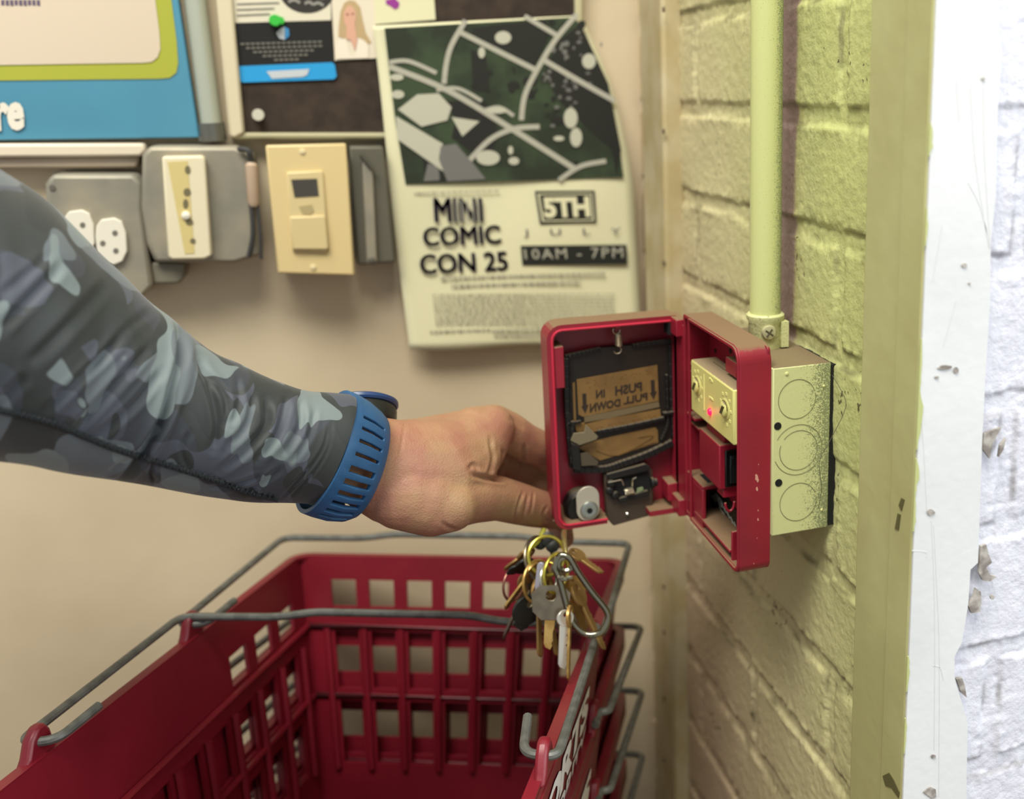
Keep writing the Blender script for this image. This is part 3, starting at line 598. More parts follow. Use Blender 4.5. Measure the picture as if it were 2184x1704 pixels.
# extension spring at the top
c0 = on(1318, 711, 1, Y1-.003); c1 = on(1320, 737, 1, Y1-.003); NT = 11; ax_ = c1-c0
k = MB(); hel = [c0+ax_*j/(NT*12)+.0021*np.array([math.cos(2*math.pi*j/12), math.sin(2*math.pi*j/12), 0]) for j in range(NT*12+1)]; k.tube(hel, .0004, 6)
ct = on(1315, 705, 1, Y1-.003); cb = on(1317, 746, 1, Y1-.003)
for c, a0 in ((ct, 90), (cb, 30)):
    k.tube([c+.0024*np.array([math.cos(math.radians(a0+t)), 0, math.sin(math.radians(a0+t))]) for t in range(0, 281, 20)] if c is ct else [c+.0026*np.array([math.cos(math.radians(80-t)), 0, math.sin(math.radians(80-t))]) for t in range(0, 260, 20)], .0004, 6)
k.build('extension_spring', mat('spring_steel2', '#b9ac93', .25, .8), dr)
k = MB(); q0 = on(1316, 697, 1, Y1-.003); k.box(q0[0]-.002, q0[0]+.002, Y1-.006, YB, q0[2]-.001, DZ1-.004); k.build('spring_post', REDP, dr, bevel=.0004)
# cam lock
lc = on(1240, 1078, 1, Y1+.004); k = MB(); k.lathe(lc+np.array([0, .008, 0]), (0, -1, 0), [(.0118, 0), (.0118, .010), (.0105, .0115), (.0105, .014)], 32); lk = k.build('lock_barrel', BLACKP, fs)
cpt = on(1253, 1085, 1, Y1-.005); k = MB()
cap = [(cpt[0]+.0078*math.cos(a), Y1-.0075, cpt[2]+.0078*math.sin(a)) for a in [math.pi+math.pi*j/16 for j in range(17)]]+[(cpt[0]+.0078*math.cos(a), Y1-.0075, cpt[2]+.009+.0078*math.sin(a)) for a in [math.pi*j/16 for j in range(17)]]
k.prism(cap, (0, .0016, 0)); k.build('cam_plate', mat('pale_cam_metal', '#b9b2a2', .4, .35), lk, bevel=.0003)
k = MB(); k.lathe((cpt[0]+.0005, Y1-.0075, cpt[2]+.0002), (0, -1, 0), [(.0062, 0), (.0062, .0006), (.0056, .0016), (.0042, .0020), (.0034, .0019)], 30); k.build('lock_screw', mat('zinc_screw', '#a3a9a2', .3, .8), lk)
k = MB(); k.lathe((cpt[0]+.0005, Y1-.0094, cpt[2]+.0002), (0, -1, 0), [(.0021, 0), (.0021, .0003)], 6); k.build('screw_recess', HOLE, lk)

# ------------------------------------------------------------------ the back wall: sign, boxes, board, papers
YW = D-.0005
sg = empty('notice_sign', tuple(on(200, 296, 1, D-.012)), 'blue sign with lime green border and pale panel at upper left of the wall', 'sign')
ys = D-.014
k = MB(); pane(k, [(-760, -520), (301, -520), (426, 294), (-760, 309)], 1, ys, .012); k.build('panel', mat('blue_vinyl', '#4d8da7', .45, col2='#48849e', nscale=6), sg, bevel=.001)
k = MB(); pane(k, [(-740, -500), (302, -500), (377, 90), (380, 135), (376, 155), (362, 166), (340, 168), (-740, 180)], 1, ys-.0006, .0006); k.build('lime_border', mat('lime_vinyl', '#a3a638', .45), sg, smooth=0)
k = MB(); pane(k, [(-720, -480), (270, -480), (340, 70), (342, 105), (336, 122), (324, 132), (305, 134), (-720, 150)], 1, ys-.0012, .0006); k.build('pale_panel', mat('pale_pink_vinyl', '#cdbda7', .5), sg, smooth=0)
k = MB(); text_px(k, 're', [(-14, 219), (51, 217), (53, 277), (-10, 281)], 1, ys-.0015, .045); k.build('lettering', mat('white_vinyl', '#dcd5c6', .5), sg, smooth=0)
k = MB()
for i in range(9): pane(k, [(2+i*9.5, 0), (9+i*9.5, 0), (9.5+i*9.5, 11+(i % 3)), (2.5+i*9.5, 11)], 1, ys-.0015, .0003)
k.build('purple_print', mat('purple_ink', '#5d5065', .6), sg, smooth=0)
# raceway under the sign
rw = empty('cable_raceway', tuple(on(150, 340, 1, D-.01)), 'cream horizontal metal raceway running under the blue sign', 'cable raceway')
k = MB(); pane(k, [(-760, 308), (305, 306), (311, 322), (300, 334), (-760, 342)], 1, D-.022, .02); k.build('upper_channel', mat('pale_painted_steel', '#d8cab4', .4), rw, bevel=.002)
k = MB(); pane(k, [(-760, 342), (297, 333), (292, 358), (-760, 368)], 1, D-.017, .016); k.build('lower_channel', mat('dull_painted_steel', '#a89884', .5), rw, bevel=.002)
# left duplex outlet in a steel box
b1 = empty('outlet_box', tuple(on(210, 480, 1, D-.02)), 'grey steel box with two white round-ended outlets, lowest left on the wall', 'electrical box')
k = MB(); pane(k, [(95, 392), (110, 372), (285, 372), (303, 392), (303, 440), (326, 610), (300, 640), (130, 640), (108, 600)], 1, D-.035, .034); k.build('cover_box', STEELG, b1, bevel=.003)
for (c, nm) in (((166, 496), 0), ((235, 513), 1)):
    k = MB(); P_ = [(c[0]+a, c[1]+b) for a, b in ((-20, -44), (8, -48), (24, -40), (33, -18), (36, 22), (26, 44), (8, 52), (-14, 46), (-28, 28), (-32, -8), (-30, -30))]
    pane(k, P_, 1, D-.039, .005); s1 = k.build('outlet', mat('white_outlet', '#ded8c8', .4), b1, bevel=.0006)
    k = MB()
    for (a, b) in ((10, -16), (-16, 6), (12, 22)): pane(k, ell(c[0]+a, c[1]+b, 6, 6, 10), 1, D-.0393, .0004)
    k.build('slot', mat('outlet_slot_grey', '#6b665c', .8), s1, smooth=0)  # flat grey discs for the outlet slots
k = MB(); k.lathe(on(112, 400, 1, D-.035), (0, -1, 0), [(.002, 0), (.002, .001)], 10); k.build('screw', mat('dark_screw', '#5b584e', .6), b1)
# steel box with cream device
b2 = empty('switch_box', tuple(on(420, 430, 1, D-.02)), 'grey steel box holding an open cream strip-shaped device', 'electrical box')
k = MB(); pane(k, [(303, 330), (318, 312), (500, 312), (540, 330), (556, 545), (500, 562), (330, 560), (312, 520), (300, 440)], 1, D-.038, .037); k.build('cover_box', STEELG, b2, bevel=.003)
k = MB(); pane(k, [(345, 334), (430, 332), (437, 338), (452, 545), (436, 553), (366, 554), (358, 546)], 1, D-.047, .01); dv = k.build('cream_device', mat('cream_device_plastic', '#dcd2b4', .45), b2, bevel=.0015)
k = MB(); pane(k, [(357, 345), (400, 343), (415, 540), (394, 542)], 1, D-.0473, .0004); k.build('yellowed_slot', mat('yellowed_plastic', '#cbb97c', .6), dv, smooth=0)
k = MB()
for (u, v, a, b) in ((400, 362, 6, 9), (399, 410, 8, 9), (396, 435, 6, 11), (404, 474, 8, 7), (411, 514, 6, 6)): pane(k, ell(u, v, a, b, 10), 1, D-.0476, .0003)
k.build('contact', mat('dark_contact', '#6d6448', .7), dv, smooth=0)
k = MB(); k.lathe(on(397, 459, 1, D-.047), (0, -1, 0), [(.003, 0), (.003, .002), (.001, .003)], 12); k.build('white_knob', mat('white_knob', '#e6e0d0', .4), dv)
k = MB(); pane(k, [(322, 560), (395, 560), (392, 596), (380, 606), (325, 606)], 1, D-.03, .029); tag(k.build('lower_steel_box', mat('lower_box_steel', '#777263', .6, .2), bevel=.002), 'small grey steel box tucked below the box with cream device', 'electrical box')  # darker grey steel than the boxes above
# cord between boxes
cx = empty('plug_cord', tuple(on(545, 450, 1, D-.03)), 'pinkish plug with thin dark cords hanging between two wall boxes', 'cord')
k = MB(); k.tube([on(534, 345, 1, D-.042), on(536, 352, 1, D-.042), on(541, 430, 1, D-.042), on(542, 440, 1, D-.042)], [.002, .0045, .0045, .003], 14); k.build('plug_body', mat('pink_beige_plastic', '#b79f88', .5), cx)
k = MB(); k.tube(smooth_path([on(536, 438, 1, D-.042), on(539, 500, 1, D-.042), on(530, 548, 1, D-.04)]), .0017, 8); k.tube(smooth_path([on(549, 438, 1, D-.042), on(555, 500, 1, D-.042), on(557, 552, 1, D-.04)]), .0013, 8)
k.tube(smooth_path([on(510, 318, 1, D-.04), on(530, 322, 1, D-.045), on(536, 345, 1, D-.042)]), .0022, 8); k.build('wires', mat('dark_grey_wire', '#3a3a3a', .5), cx)
# timer
tm = empty('timer_switch', tuple(on(660, 586, 1, D-.03)), 'ivory timer switch plate with small dark screen, beside the poster', 'timer switch')
k = MB(); pane(k, [(566, 310), (738, 306), (757, 588), (592, 583)], 1, D-.043, .006); tp = k.build('wall_plate', CREAMP, tm, bevel=.0015)
k = MB(); pane(k, [(580, 318), (735, 315), (750, 575), (600, 572)], 1, D-.037, .036); k.build('steel_box', STEELG, tm)
k = MB(); pane(k, [(611, 368), (688, 364), (702, 530), (696, 540), (624, 536)], 1, D-.0455, .004); tf = k.build('timer_body', mat('ivory_light', '#d0bd8c', .4), tm, bevel=.001)
k = MB(); pane(k, [(621, 383), (676, 381), (680, 418), (628, 421)], 1, D-.046, .001); k.build('screen', mat('lcd_screen', '#45413a', .3), tf, smooth=0)
k = MB(); pane(k, [(617, 463), (693, 460), (701, 528), (697, 533), (624, 532)], 1, D-.0475, .003); k.build('button', mat('ivory_button', '#cfbc8b', .4), tf, bevel=.001)
k = MB(); pane(k, [(637, 440), (665, 436), (670, 450), (662, 458), (645, 456)], 1, D-.046, .0006); k.build('faint_print', mat('faint_print', '#ab9b70', .6), tf, smooth=0)
for (u, v) in ((645, 323), (668, 570)):
    k = MB(); k.lathe(on(u, v, 1, D-.043), (0, -1, 0), [(.0022, 0), (.0022, .0008), (.001, .0012)], 12); k.build('plate_screw', mat('ivory_screw', '#dccda2', .4), tp)
gb = empty('blank_steel_box', tuple(on(790, 560, 1, D-.01)), 'dull grey steel box squeezed between ivory timer and poster', 'electrical box')
k = MB(); pane(k, [(744, 312), (818, 312), (845, 560), (762, 566)], 1, D-.03, .029); k.build('box_body', mat('dark_steel_box', '#5f5c4f', .6, .2), gb, bevel=.002)
k = MB(); pane(k, [(772, 335), (795, 355), (805, 560), (782, 562)], 1, D-.035, .006); k.build('cover_flange', STEELG, gb, bevel=.001)
k = MB(); k.tube([on(770, 330, 1, D-.036), on(795, 360, 1, D-.036)], .002, 8); k.lathe(on(793, 556, 1, D-.036), (0, -1, 0), [(.003, 0), (.003, .002), (.001, .003)], 12); k.build('clamp', mat('dark_screw2', '#4a483e', .6), gb)
# vertical conduit
vc = empty('vertical_conduit', tuple(on(460, 290, 1, D-.015)), 'grey vertical conduit between blue sign and dark pin board', 'conduit pipe')
k = MB(); a = on(408, -400, 1, D-.012); b = on(452, 270, 1, D-.012); a[0] = b[0]-.003; k.tube([(a[0], D-.012, a[2]), (b[0], D-.012, b[2])], .0075, 24); k.build('pipe', mat('pale_grey_conduit', '#b3b7a8', .4, .3), vc)
k = MB(); k.tube([on(450, 262, 1, D-.014), on(456, 300, 1, D-.014)], .0095, 20); k.box(on(428, 280, 1, D)[0], on(475, 280, 1, D)[0], D-.02, D-.006, on(450, 300, 1, D-.014)[2], on(450, 290, 1, D-.014)[2]); k.build('connector', mat('aged_steel', '#77766f', .4, .7), vc)
# pin board
YBd = D-.012
pbd = empty('pin_board', tuple(on(650, 285, 1, D)), 'dark brown cork pin board with cream frame at top of the wall', 'pin board')
k = MB(); pane(k, [(470, -260), (1232, -260), (1232, 286), (518, 284)], 1, YBd, .011); k.build('cork', mat('dark_cork', '#3a2c22', .85, col2='#2a1f17', nscale=60, bump=.4, bscale=200), pbd)
k = MB(); pane(k, [(436, -260), (472, -260), (522, 284), (500, 296), (488, 290)], 1, YBd-.006, .017); k.build('frame_side', mat('cream_frame', '#cfc3a6', .5), pbd, bevel=.002)
k = MB(); pane(k, [(500, 283), (1238, 283), (1240, 296), (500, 298)], 1, YBd-.004, .015); k.build('frame_bottom', mat('frame_khaki', '#a19a78', .5), pbd, bevel=.002)
k = MB(); pane(k, [(1226, -260), (1245, -260), (1243, 296), (1228, 296)], 1, YBd-.004, .015); k.build('frame_side', mat('cream_frame2', '#b9b18e', .5), pbd, bevel=.002)
YPp = YBd-.001
w1 = empty('white_flyer', tuple(on(600, 45, 1, YPp)), 'white flyer with black round logo at top of pin board', 'flyer')
k = MB(); pane(k, [(480, -200), (706, -200), (706, 43), (497, 49)], 1, YPp, .0006); k.build('sheet', mat('offwhite_paper', '#d5cdb8', .8), w1, smooth=0)
k = MB(); pane(k, ell(655, -28, 62, 56, 30), 1, YPp-.0004, .0003); k.build('round_logo', mat('charcoal_print', '#2c2825', .8), w1, smooth=0)
k = MB()
for (x0, y0, x1) in ((615, 4, 640), (650, 8, 668), (625, -6, 690), (668, 10, 690)): strip(k, [(x0, y0), ((x0+x1)/2, y0-4), (x1, y0+2)], 6, 1, YPp-.0007, .0003)
for i in range(3): strip(k, [(505, 8+i*12), (595-i*10, 5+i*12)], 2.5, 1, YPp-.0007, .0003)
k.build('faint_writing', GREYP, w1, smooth=0)
w2 = empty('black_flyer', tuple(on(600, 175, 1, YPp)), 'black flyer with small pale centred text and wide bright blue bar', 'flyer')
k = MB(); pane(k, [(497, 50), (704, 44), (716, 140), (716, 150), (511, 160)], 1, YPp-.0002, .0005); k.build('sheet', mat('black_card', '#0f0e0c', .8), w2, smooth=0)
k = MB(); pane(k, [(508, 145), (512, 141), (708, 133), (714, 138), (718, 163), (712, 169), (518, 176), (511, 172)], 1, YPp-.0008, .0005); k.build('blue_bar', mat('bright_blue_card', '#1c93d0', .6), w2, smooth=0)
k = MB(); pane(k, [(598, 61), (607, 56), (607, 85), (596, 82), (589, 70)], 1, YPp-.0007, .0003); pane(k, [(568, 152), (660, 147), (655, 160), (645, 164), (580, 168)], 1, YPp-.0012, .0002); k.build('pale_print', mat('pale_blue_white', '#b9bfc4', .7), w2, smooth=0)
k = MB(); pane(k, [(607, 56), (616, 62), (617, 76), (608, 85)], 1, YPp-.0007, .0003); k.build('blue_print', mat('print_blue', '#3a86bd', .7), w2, smooth=0)
k = MB()
for i, (x0, x1) in enumerate(((513, 698), (525, 690), (540, 680), (560, 662), (585, 640))):
    for j in range(int((x1-x0)/11)): strip(k, [(x0+j*11, 94+i*9-.03*(x0+j*11-513)), (x0+j*11+8, 94+i*9-.03*(x0+j*11-505))], 4, 1, YPp-.0007, .0003)
k.build('small_text', mat('dim_text', '#6f6c63', .7), w2, smooth=0)
k = MB(); k.lathe(on(587, 44, 1, YPp-.001), (0, -1, 0), [(.004, 0), (.0045, .001), (.003, .003), (.004, .006)], 16); k.lathe(on(598, 44, 1, YPp-.001), (0, -1, 0), [(.003, 0), (.003, .002)], 12)
tag(k.build('push_pin', mat('green_pin', '#37b33c', .4)), 'bright green push pin holding the black and white flyers', 'push pin')
k = MB(); k.lathe(on(551, 245, 1, YBd), (0, -1, 0), [(.004, 0), (.0045, .001), (.003, .003), (.0042, .007)], 16)
tag(k.build('push_pin', mat('white_pin', '#c4bfae', .4)), 'off-white push pin alone in bare cork at lower left', 'push pin')
w3 = empty('portrait_card', tuple(on(750, 127, 1, YPp)), 'pinned portrait photo card of a blonde woman in white jacket', 'photo card')
k = MB(); pane(k, [(696, -200), (793, -200), (803, 124), (714, 129)], 1, YPp-.0003, .0006); k.build('sheet', mat('photo_white', '#d9ceb9', .7), w3, smooth=0)
k = MB(); pane(k, [(722, 60), (726, 25), (734, 6), (745, 0), (757, 2), (768, 15), (774, 45), (780, 70), (792, 90), (782, 96), (768, 80), (740, 84), (722, 78)], 1, YPp-.0007, .0003); k.build('hair', mat('blonde_print', '#b39a72', .8), w3, smooth=0)
k = MB(); pane(k, ell(746, 36, 13, 24, 18), 1, YPp-.001, .0003); pane(k, [(740, 50), (756, 50), (762, 84), (757, 108), (748, 86), (738, 82)], 1, YPp-.001, .0003); k.build('skin_print', mat('skin_print', '#cf9f88', .8), w3, smooth=0)
k = MB()
for (u, v, a, b) in ((741, 30, 3, 2), (752, 29, 3, 2)): pane(k, ell(u, v, a, b, 8), 1, YPp-.0013, .0002)
k.build('face_print', mat('brownish_print', '#9c6a5c', .8), w3, smooth=0)
k = MB(); pane(k, [(716, 100), (722, 84), (738, 82), (748, 118), (757, 120), (764, 80), (776, 86), (786, 96), (786, 124), (718, 126)], 1, YPp-.0009, .0002); k.build('jacket_print', mat('white_print', '#e0d6c4', .8), w3, smooth=0)
w4 = empty('pale_note', tuple(on(860, 45, 1, YPp)), 'pale note with a small purple mark pinned above the poster', 'note')
k = MB(); pane(k, [(790, -200), (912, -200), (929, 42), (800, 52)], 1, YPp-.0005, .0006); k.build('sheet', PAPER, w4, smooth=0)
k = MB(); pane(k, [(822, 0), (842, -4), (852, 6), (850, 16), (842, 20), (832, 12), (824, 9)], 1, YPp-.0009, .0003); k.build('purple_mark', mat('purple_print', '#8f2d8a', .7), w4, smooth=0)
# poster
YP = D-.020
po = empty('event_poster', tuple(on(1010, 742, 1, YP)), 'large cream event poster with green and black artwork, curling at right edge', 'poster')
OUT_L = [(795, 55), (812, 200), (832, 400), (850, 560), (874, 745)]; OUT_R = [(1240, 33), (1306, 190), (1347, 370), (1357, 520), (1368, 735)]
L_ = smooth_path([p+(0,) for p in OUT_L], 8); R_ = smooth_path([p+(0,) for p in OUT_R], 8); nn = 24; V = []; yy = []
for i in range(len(L_)):
    for j in range(nn+1):
        s_ = j/nn; u = L_[i][0]*(1-s_)+R_[i][0]*s_; v = L_[i][1]*(1-s_)+R_[i][1]*s_
        top = 1-i/(len(L_)-1); cur = .0009*math.sin(s_*7+i*.3)+.010*max(0, s_-.8)**1.5*top*4; yv = YP+.0015+cur
        if i == len(L_)-1: v += 4*math.sin(s_*9)
        V.append(on(u, v, 1, yv))
fcs = [(i*(nn+1)+j, i*(nn+1)+j+1, (i+1)*(nn+1)+j+1, (i+1)*(nn+1)+j) for i in range(len(L_)-1) for j in range(nn)]
k = MB(); k.add(V, fcs); sh = k.build('sheet', PAPER, po); sm = sh.modifiers.new('thick', 'SOLIDIFY'); sm.thickness = .0004; sm.offset = -1 if False else 1
YA = YP-.0004
k = MB(); pane(k, [(820, 60), (1226, 36), (1262, 110), (1296, 200), (1318, 290), (1330, 378), (1100, 386), (865, 393), (842, 250)], 1, YA, .0005); ar = k.build('artwork', mat('dark_green_print', '#33422a', .8, col2='#20291a', nscale=28), po, smooth=0)
def cp(x, y): return (780+x/2.184, y/2.184)
k = MB()
for poly in ([(900,190),(1000,110),(1130,390),(1190,700),(1170,820),(1150,700),(1060,620),(900,470),(830,340)], [(370,470),(560,470),(620,620),(560,760),(400,640),(420,560)], [(560,120),(840,90),(860,160),(780,320),(480,190),(500,130)], [(490,230),(560,260),(580,430),(500,420)], [(260,700),(360,780),(380,840),(280,850)], [(200,590),(330,650),(370,700),(250,640)]):
    pane(k, [cp(*p) for p in poly], 1, YA-.0003, .0003)
for i in range(60):
    x = random.gauss(900, 170); y = random.gauss(330, 180)
    if 230 < x < 1120 and 100 < y < 780 and y > 2.2*(x-1010): pane(k, [cp(*p) for p in ell(x, y, random.uniform(6, 30), random.uniform(6, 26), 7, random.random()*3)], 1, YA-.0003, .0003)
k.build('black_shapes', BLACKI, ar, smooth=0)
k = MB()
for pts, wd in (([(465,95),(400,210),(375,300),(365,390)],11), ([(440,150),(620,240),(800,330)],11), ([(740,75),(900,170)],10), ([(985,65),(880,190),(790,340),(740,450),(725,560)],11), ([(830,280),(1000,380),(1160,470)],11), ([(110,310),(380,420),(680,600),(980,790)],12),
                ([(110,290),(200,285),(330,340)],9), ([(330,420),(430,412),(540,470)],8), ([(480,750),(580,650),(690,600),(810,590)],11), ([(900,840),(1000,775),(1120,750)],10), ([(540,520),(620,500),(690,540)],8)):
    strip(k, [cp(*p) for p in pts], wd, 1, YA-.0006, .0003)
k.build('grey_strokes', mat('grey_stroke', '#a8a597', .8), ar, smooth=0)
k = MB()
for poly in ([(150,510),(240,440),(340,435),(400,500),(380,560),(260,590)], [(140,540),(360,670),(345,720),(385,815),(150,650)], [(400,545),(530,565),(450,635)]): pane(k, [cp(*p) for p in poly], 1, YA-.0008, .0003)
for (x, y, a, b) in ((955,550,32,48),(980,640,28,45),(570,735,55,35),(540,245,16,26),(640,175,38,30),(1040,285,32,36),(690,750,25,18),(900,645,25,12),(145,360,32,16),(150,440,30,20),(675,700,12,20),(610,515,50,14)): pane(k, [cp(*p) for p in ell(x, y, a, b, 16)], 1, YA-.0008, .0003)
k.build('pale_shapes', mat('pale_print2', '#b5b3a1', .8), ar, smooth=0)
k = MB()
for poly in ([(350,680),(420,670),(500,760),(560,835),(380,845),(340,740)], [(290,760),(340,780),(345,840),(270,845)]): pane(k, [cp(*p) for p in poly], 1, YA-.0008, .0003)
rs = random.Random(3)
for i in range(46):
    x = rs.gauss(950, 80); y = rs.gauss(300, 110) if i % 2 else rs.gauss(400, 80)
    if 830 < x < 1100 and y > 130: pane(k, [cp(*p) for p in ell(x, y, rs.uniform(4, 14), rs.uniform(4, 14), 7)], 1, YA-.0005, .0002)
k.build('mid_grey_shapes', mat('mid_grey_print', '#6c6a66', .8), ar, smooth=0)
k = MB()
text_px(k, 'MINI', [cp(318, 925), cp(538, 925), cp(545, 1030), cp(325, 1032)], 1, YA, fat=2.2)
text_px(k, 'COMIC', [cp(268, 1062), cp(622, 1050), cp(630, 1132), cp(272, 1146)], 1, YA, fat=1.9)
text_px(k, 'CON 25', [cp(252, 1188), cp(655, 1172), cp(662, 1258), cp(258, 1276)], 1, YA, fat=1.9)
text_px(k, 'JULY', [cp(735, 1068), cp(1190, 1062), cp(1192, 1098), cp(738, 1108)], 1, YA, .0, 3.2)
k.build('title_text', DINK, po, smooth=0)
k = MB()   # MINI has striped letters
for i in range(5): strip(k, [cp(420+i*26, 930), cp(426+i*26, 1030)], 3, 1, YA-.0002, .0001)
k.build('letter_stripes', GREYP, po, smooth=0)
k = MB(); pane(k, [cp(*p) for p in ((788, 890), (1066, 888), (1075, 1035), (812, 1045))], 1, YA, .0003); pane(k, [cp(*p) for p in ((722, 1145), (1215, 1140), (1220, 1230), (730, 1236))], 1, YA, .0003); bx = k.build('black_boxes', BLACKI, po, smooth=0)
k = MB()
for q_ in (((800, 903), (808, 902), (830, 1030), (822, 1032)), ((800, 903), (1054, 900), (1055, 905), (801, 908)), ((822, 1027), (1062, 1022), (1063, 1027), (823, 1032)), ((1048, 900), (1054, 900), (1063, 1026), (1056, 1026))): pane(k, [cp(*p) for p in q_], 1, YA-.0002, .0002)
k.build('box_border', PAPER, bx, smooth=0)
k = MB(); text_px(k, '5TH', [cp(822, 920), cp(1040, 915), cp(1048, 1010), cp(834, 1016)], 1, YA-.0004, .05); k.build('box_date', PAPER, bx, smooth=0)
k = MB(); text_px(k, '10AM - 7PM', [cp(736, 1160), cp(1198, 1150), cp(1200, 1200), cp(742, 1208)], 1, YA-.0003, .01, 1.25); k.build('hours_text', mat('grey_letter', '#a3a090', .8), bx, smooth=0)
k = MB()
def dashes(x0, x1, y, h, sl=-.03, gap=.25):
    x = x0
    while x < x1:
        L_w = rs.uniform(6, 26); xe = min(x+L_w, x1)
        pane(k, [cp(x, y+sl*(x-x0)), cp(xe, y+sl*(xe-x0)), cp(xe, y+h+sl*(xe-x0)), cp(x, y+h+sl*(x-x0))], 1, YA, .0002); x = xe+rs.uniform(4, 8)
dashes(225, 620, 896, 8); dashes(350, 1120, 1290, 14); dashes(400, 1000, 1325, 14)
for i in range(9): dashes(310+i*2, 1160, 1370+i*17, 6, -.004)
dashes(300, 580, 1540, 10); dashes(590, 900, 1535, 14); dashes(600, 860, 1560, 10)
k.build('fine_text', mat('grey_fine_print', '#a19d88', .8), po, smooth=0)
for (u, v) in ((826, 47),):
    pass

# ------------------------------------------------------------------ shopping baskets
def dv_(u, v): r = ray(u, v); return r/np.linalg.norm(r)
Ba = dv_(1638, 400); Bb = np.cross(Ba, [0, 0, 1]); Bb /= np.linalg.norm(Bb); Bn = np.cross(Bb, Ba); BSC = 1.135; BO = ray(640, 1187)*.77*BSC
BWd, BLn, BH = .240, .400, .185
def bl(u, v, h=0):
    """pixel -> basket coordinates (x right, y away, z up) on the rim plane raised by h; origin far left rim corner"""
    r = ray(u, v); s_ = ((BO+Bn*h)@Bn)/(r@Bn); p_ = r*s_-BO; return np.array([p_@Bb, p_@Ba, p_@Bn])
def basket():
    root = empty('shopping_basket', (0, 0, 0), '', 'shopping basket')
    TX, TY = .020, .026      # taper at the bottom
    cx_, cy_ = BWd/2, -BLn/2
    def pt(x, y, z):         # z from 0 (rim) to -BH, scaled inward
        q = -z/BH; return (cx_+(x-cx_)*(1-2*TX/BWd*q), cy_+(y-cy_)*(1-2*TY/BLn*q), z)
    m = MB()
    def panel(P, us, vs, hole, nrm):
        """P(u,v)->point; grid lines us, vs; hole(i,j) leaves a cell open; thickness along nrm"""
        T = .0026; nu, nv = len(us), len(vs)
        base = [np.array(P(u, v)) for v in vs for u in us]; n0 = len(base); V = base+[b+np.array(nrm)*T for b in base]; fs = []
        idx = lambda i, j, s: s*n0+j*nu+i
        solid = lambda i, j: 0 <= i < nu-1 and 0 <= j < nv-1 and not hole(i, j)
        for j in range(nv-1):
            for i in range(nu-1):
                if hole(i, j): continue
                fs += [(idx(i, j, 0), idx(i+1, j, 0), idx(i+1, j+1, 0), idx(i, j+1, 0)), (idx(i, j, 1), idx(i, j+1, 1), idx(i+1, j+1, 1), idx(i+1, j, 1))]
                if not solid(i, j-1): fs.append((idx(i, j, 0), idx(i, j, 1), idx(i+1, j, 1), idx(i+1, j, 0)))
                if not solid(i, j+1): fs.append((idx(i, j+1, 0), idx(i+1, j+1, 0), idx(i+1, j+1, 1), idx(i, j+1, 1)))
                if not solid(i-1, j): fs.append((idx(i, j, 0), idx(i, j+1, 0), idx(i, j+1, 1), idx(i, j, 1)))
                if not solid(i+1, j): fs.append((idx(i+1, j, 0), idx(i+1, j, 1), idx(i+1, j+1, 1), idx(i+1, j+1, 0)))
        m.add(V, fs)
    vz = [0, -.0165, -.0365, -.0500, -.0545, -.0970, -.1060, -.1520, -BH]
    rows = (1, 4, 6)
    # short walls: seven columns
    NC = 7; us = [0, .018]
    for c in range(NC): us += [us[-1]+.0185] + ([us[-1]+.0185+.0104] if c < NC-1 else [])
    us = [0, .022]; st = (BWd-.044+.010)/NC
    for c in range(NC): us += [.022+c*st+st-.010]+([.022+(c+1)*st] if c < NC-1 else [])
    us += [BWd]
    colset = set(range(1, 2*NC, 2))
    hf = lambda i, j: i in colset and j in rows
    panel(lambda u, v: pt(u, 0, v), us, vz, hf, (0, .9, 0)); panel(lambda u, v: pt(u, -BLn, v), us, vz, hf, (0, -.9, 0))
    # long walls: eleven columns, top row open only at the ends
    NL = 11; ul = [0, .020]; st = (BLn-.040+.012)/NL
    for c in range(NL): ul += [.020+c*st+st-.012]+([.020+(c+1)*st] if c < NL-1 else [])
    ul += [BLn]; cols = set(range(1, 2*NL, 2))
    hl = lambda i, j: i in cols and ((j == 1 and (i < 7 or i > 2*NL-6)) or j in rows[1:])
    vzl = [0, -.027, -.046, -.053, -.064, -.106, -.113, -.152, -BH]
    panel(lambda u, v: pt(0, -u, v), ul, vzl, hl, (-.9, 0, 0)); panel(lambda u, v: pt(BWd, -u, v), ul, vzl, hl, (.9, 0, 0))
    # floor grid
    uf = [k_*.02 for k_ in range(12)]+[BWd]; vf = [-k_*.02 for k_ in range(20)]+[-BLn]
    panel(lambda u, v: pt(u, v, -BH), uf, vf, lambda i, j: (i % 2 == 1) and (j % 2 == 1), (0, 0, -1))
    # ledge and vertical ribs between the slots
    m2 = m
    for zz in (-.0505, -.1015):
        P = [pt(.002, -.002, zz), pt(BWd-.002, -.002, zz), pt(BWd-.002, -BLn+.002, zz), pt(.002, -BLn+.002, zz)]
        m2.tube([np.array(p) for p in P], .0022, 6, closed=True)
    for c in range(NC+1):
        x = .017+c*(BWd-.034)/NC
        for y, s_ in ((-.002, 1), (-BLn+.002, -1)):
            m2.tube([pt(x, y, -.052), pt(x, y, -.155)], .0026, 6)
    for c in range(NL+1):
        y = -.014-c*(BLn-.028)/NL
        for x in (.002, BWd-.002): m2.tube([pt(x, y, -.062), pt(x, y, -.155)], .0026, 6)
    # rim: lip turned outwards
    O = rrect(-.006, BWd+.006, -BLn-.006, .006, .014); I = rrect(.000, BWd, -BLn, 0, .009)
    m.ring([(a, b, -.0015) for a, b in O], [(a, b, -.0015) for a, b in I], (0, 0, .0025))
    O2 = rrect(-.0045, BWd+.0045, -BLn-.0045, .0045, .0135)
    m.ring([(a, b, -.011) for a, b in O], [(a, b, -.011) for a, b in O2], (0, 0, .010))
    body = m.build('basket_body', BRED, root, local=True, smooth=30)
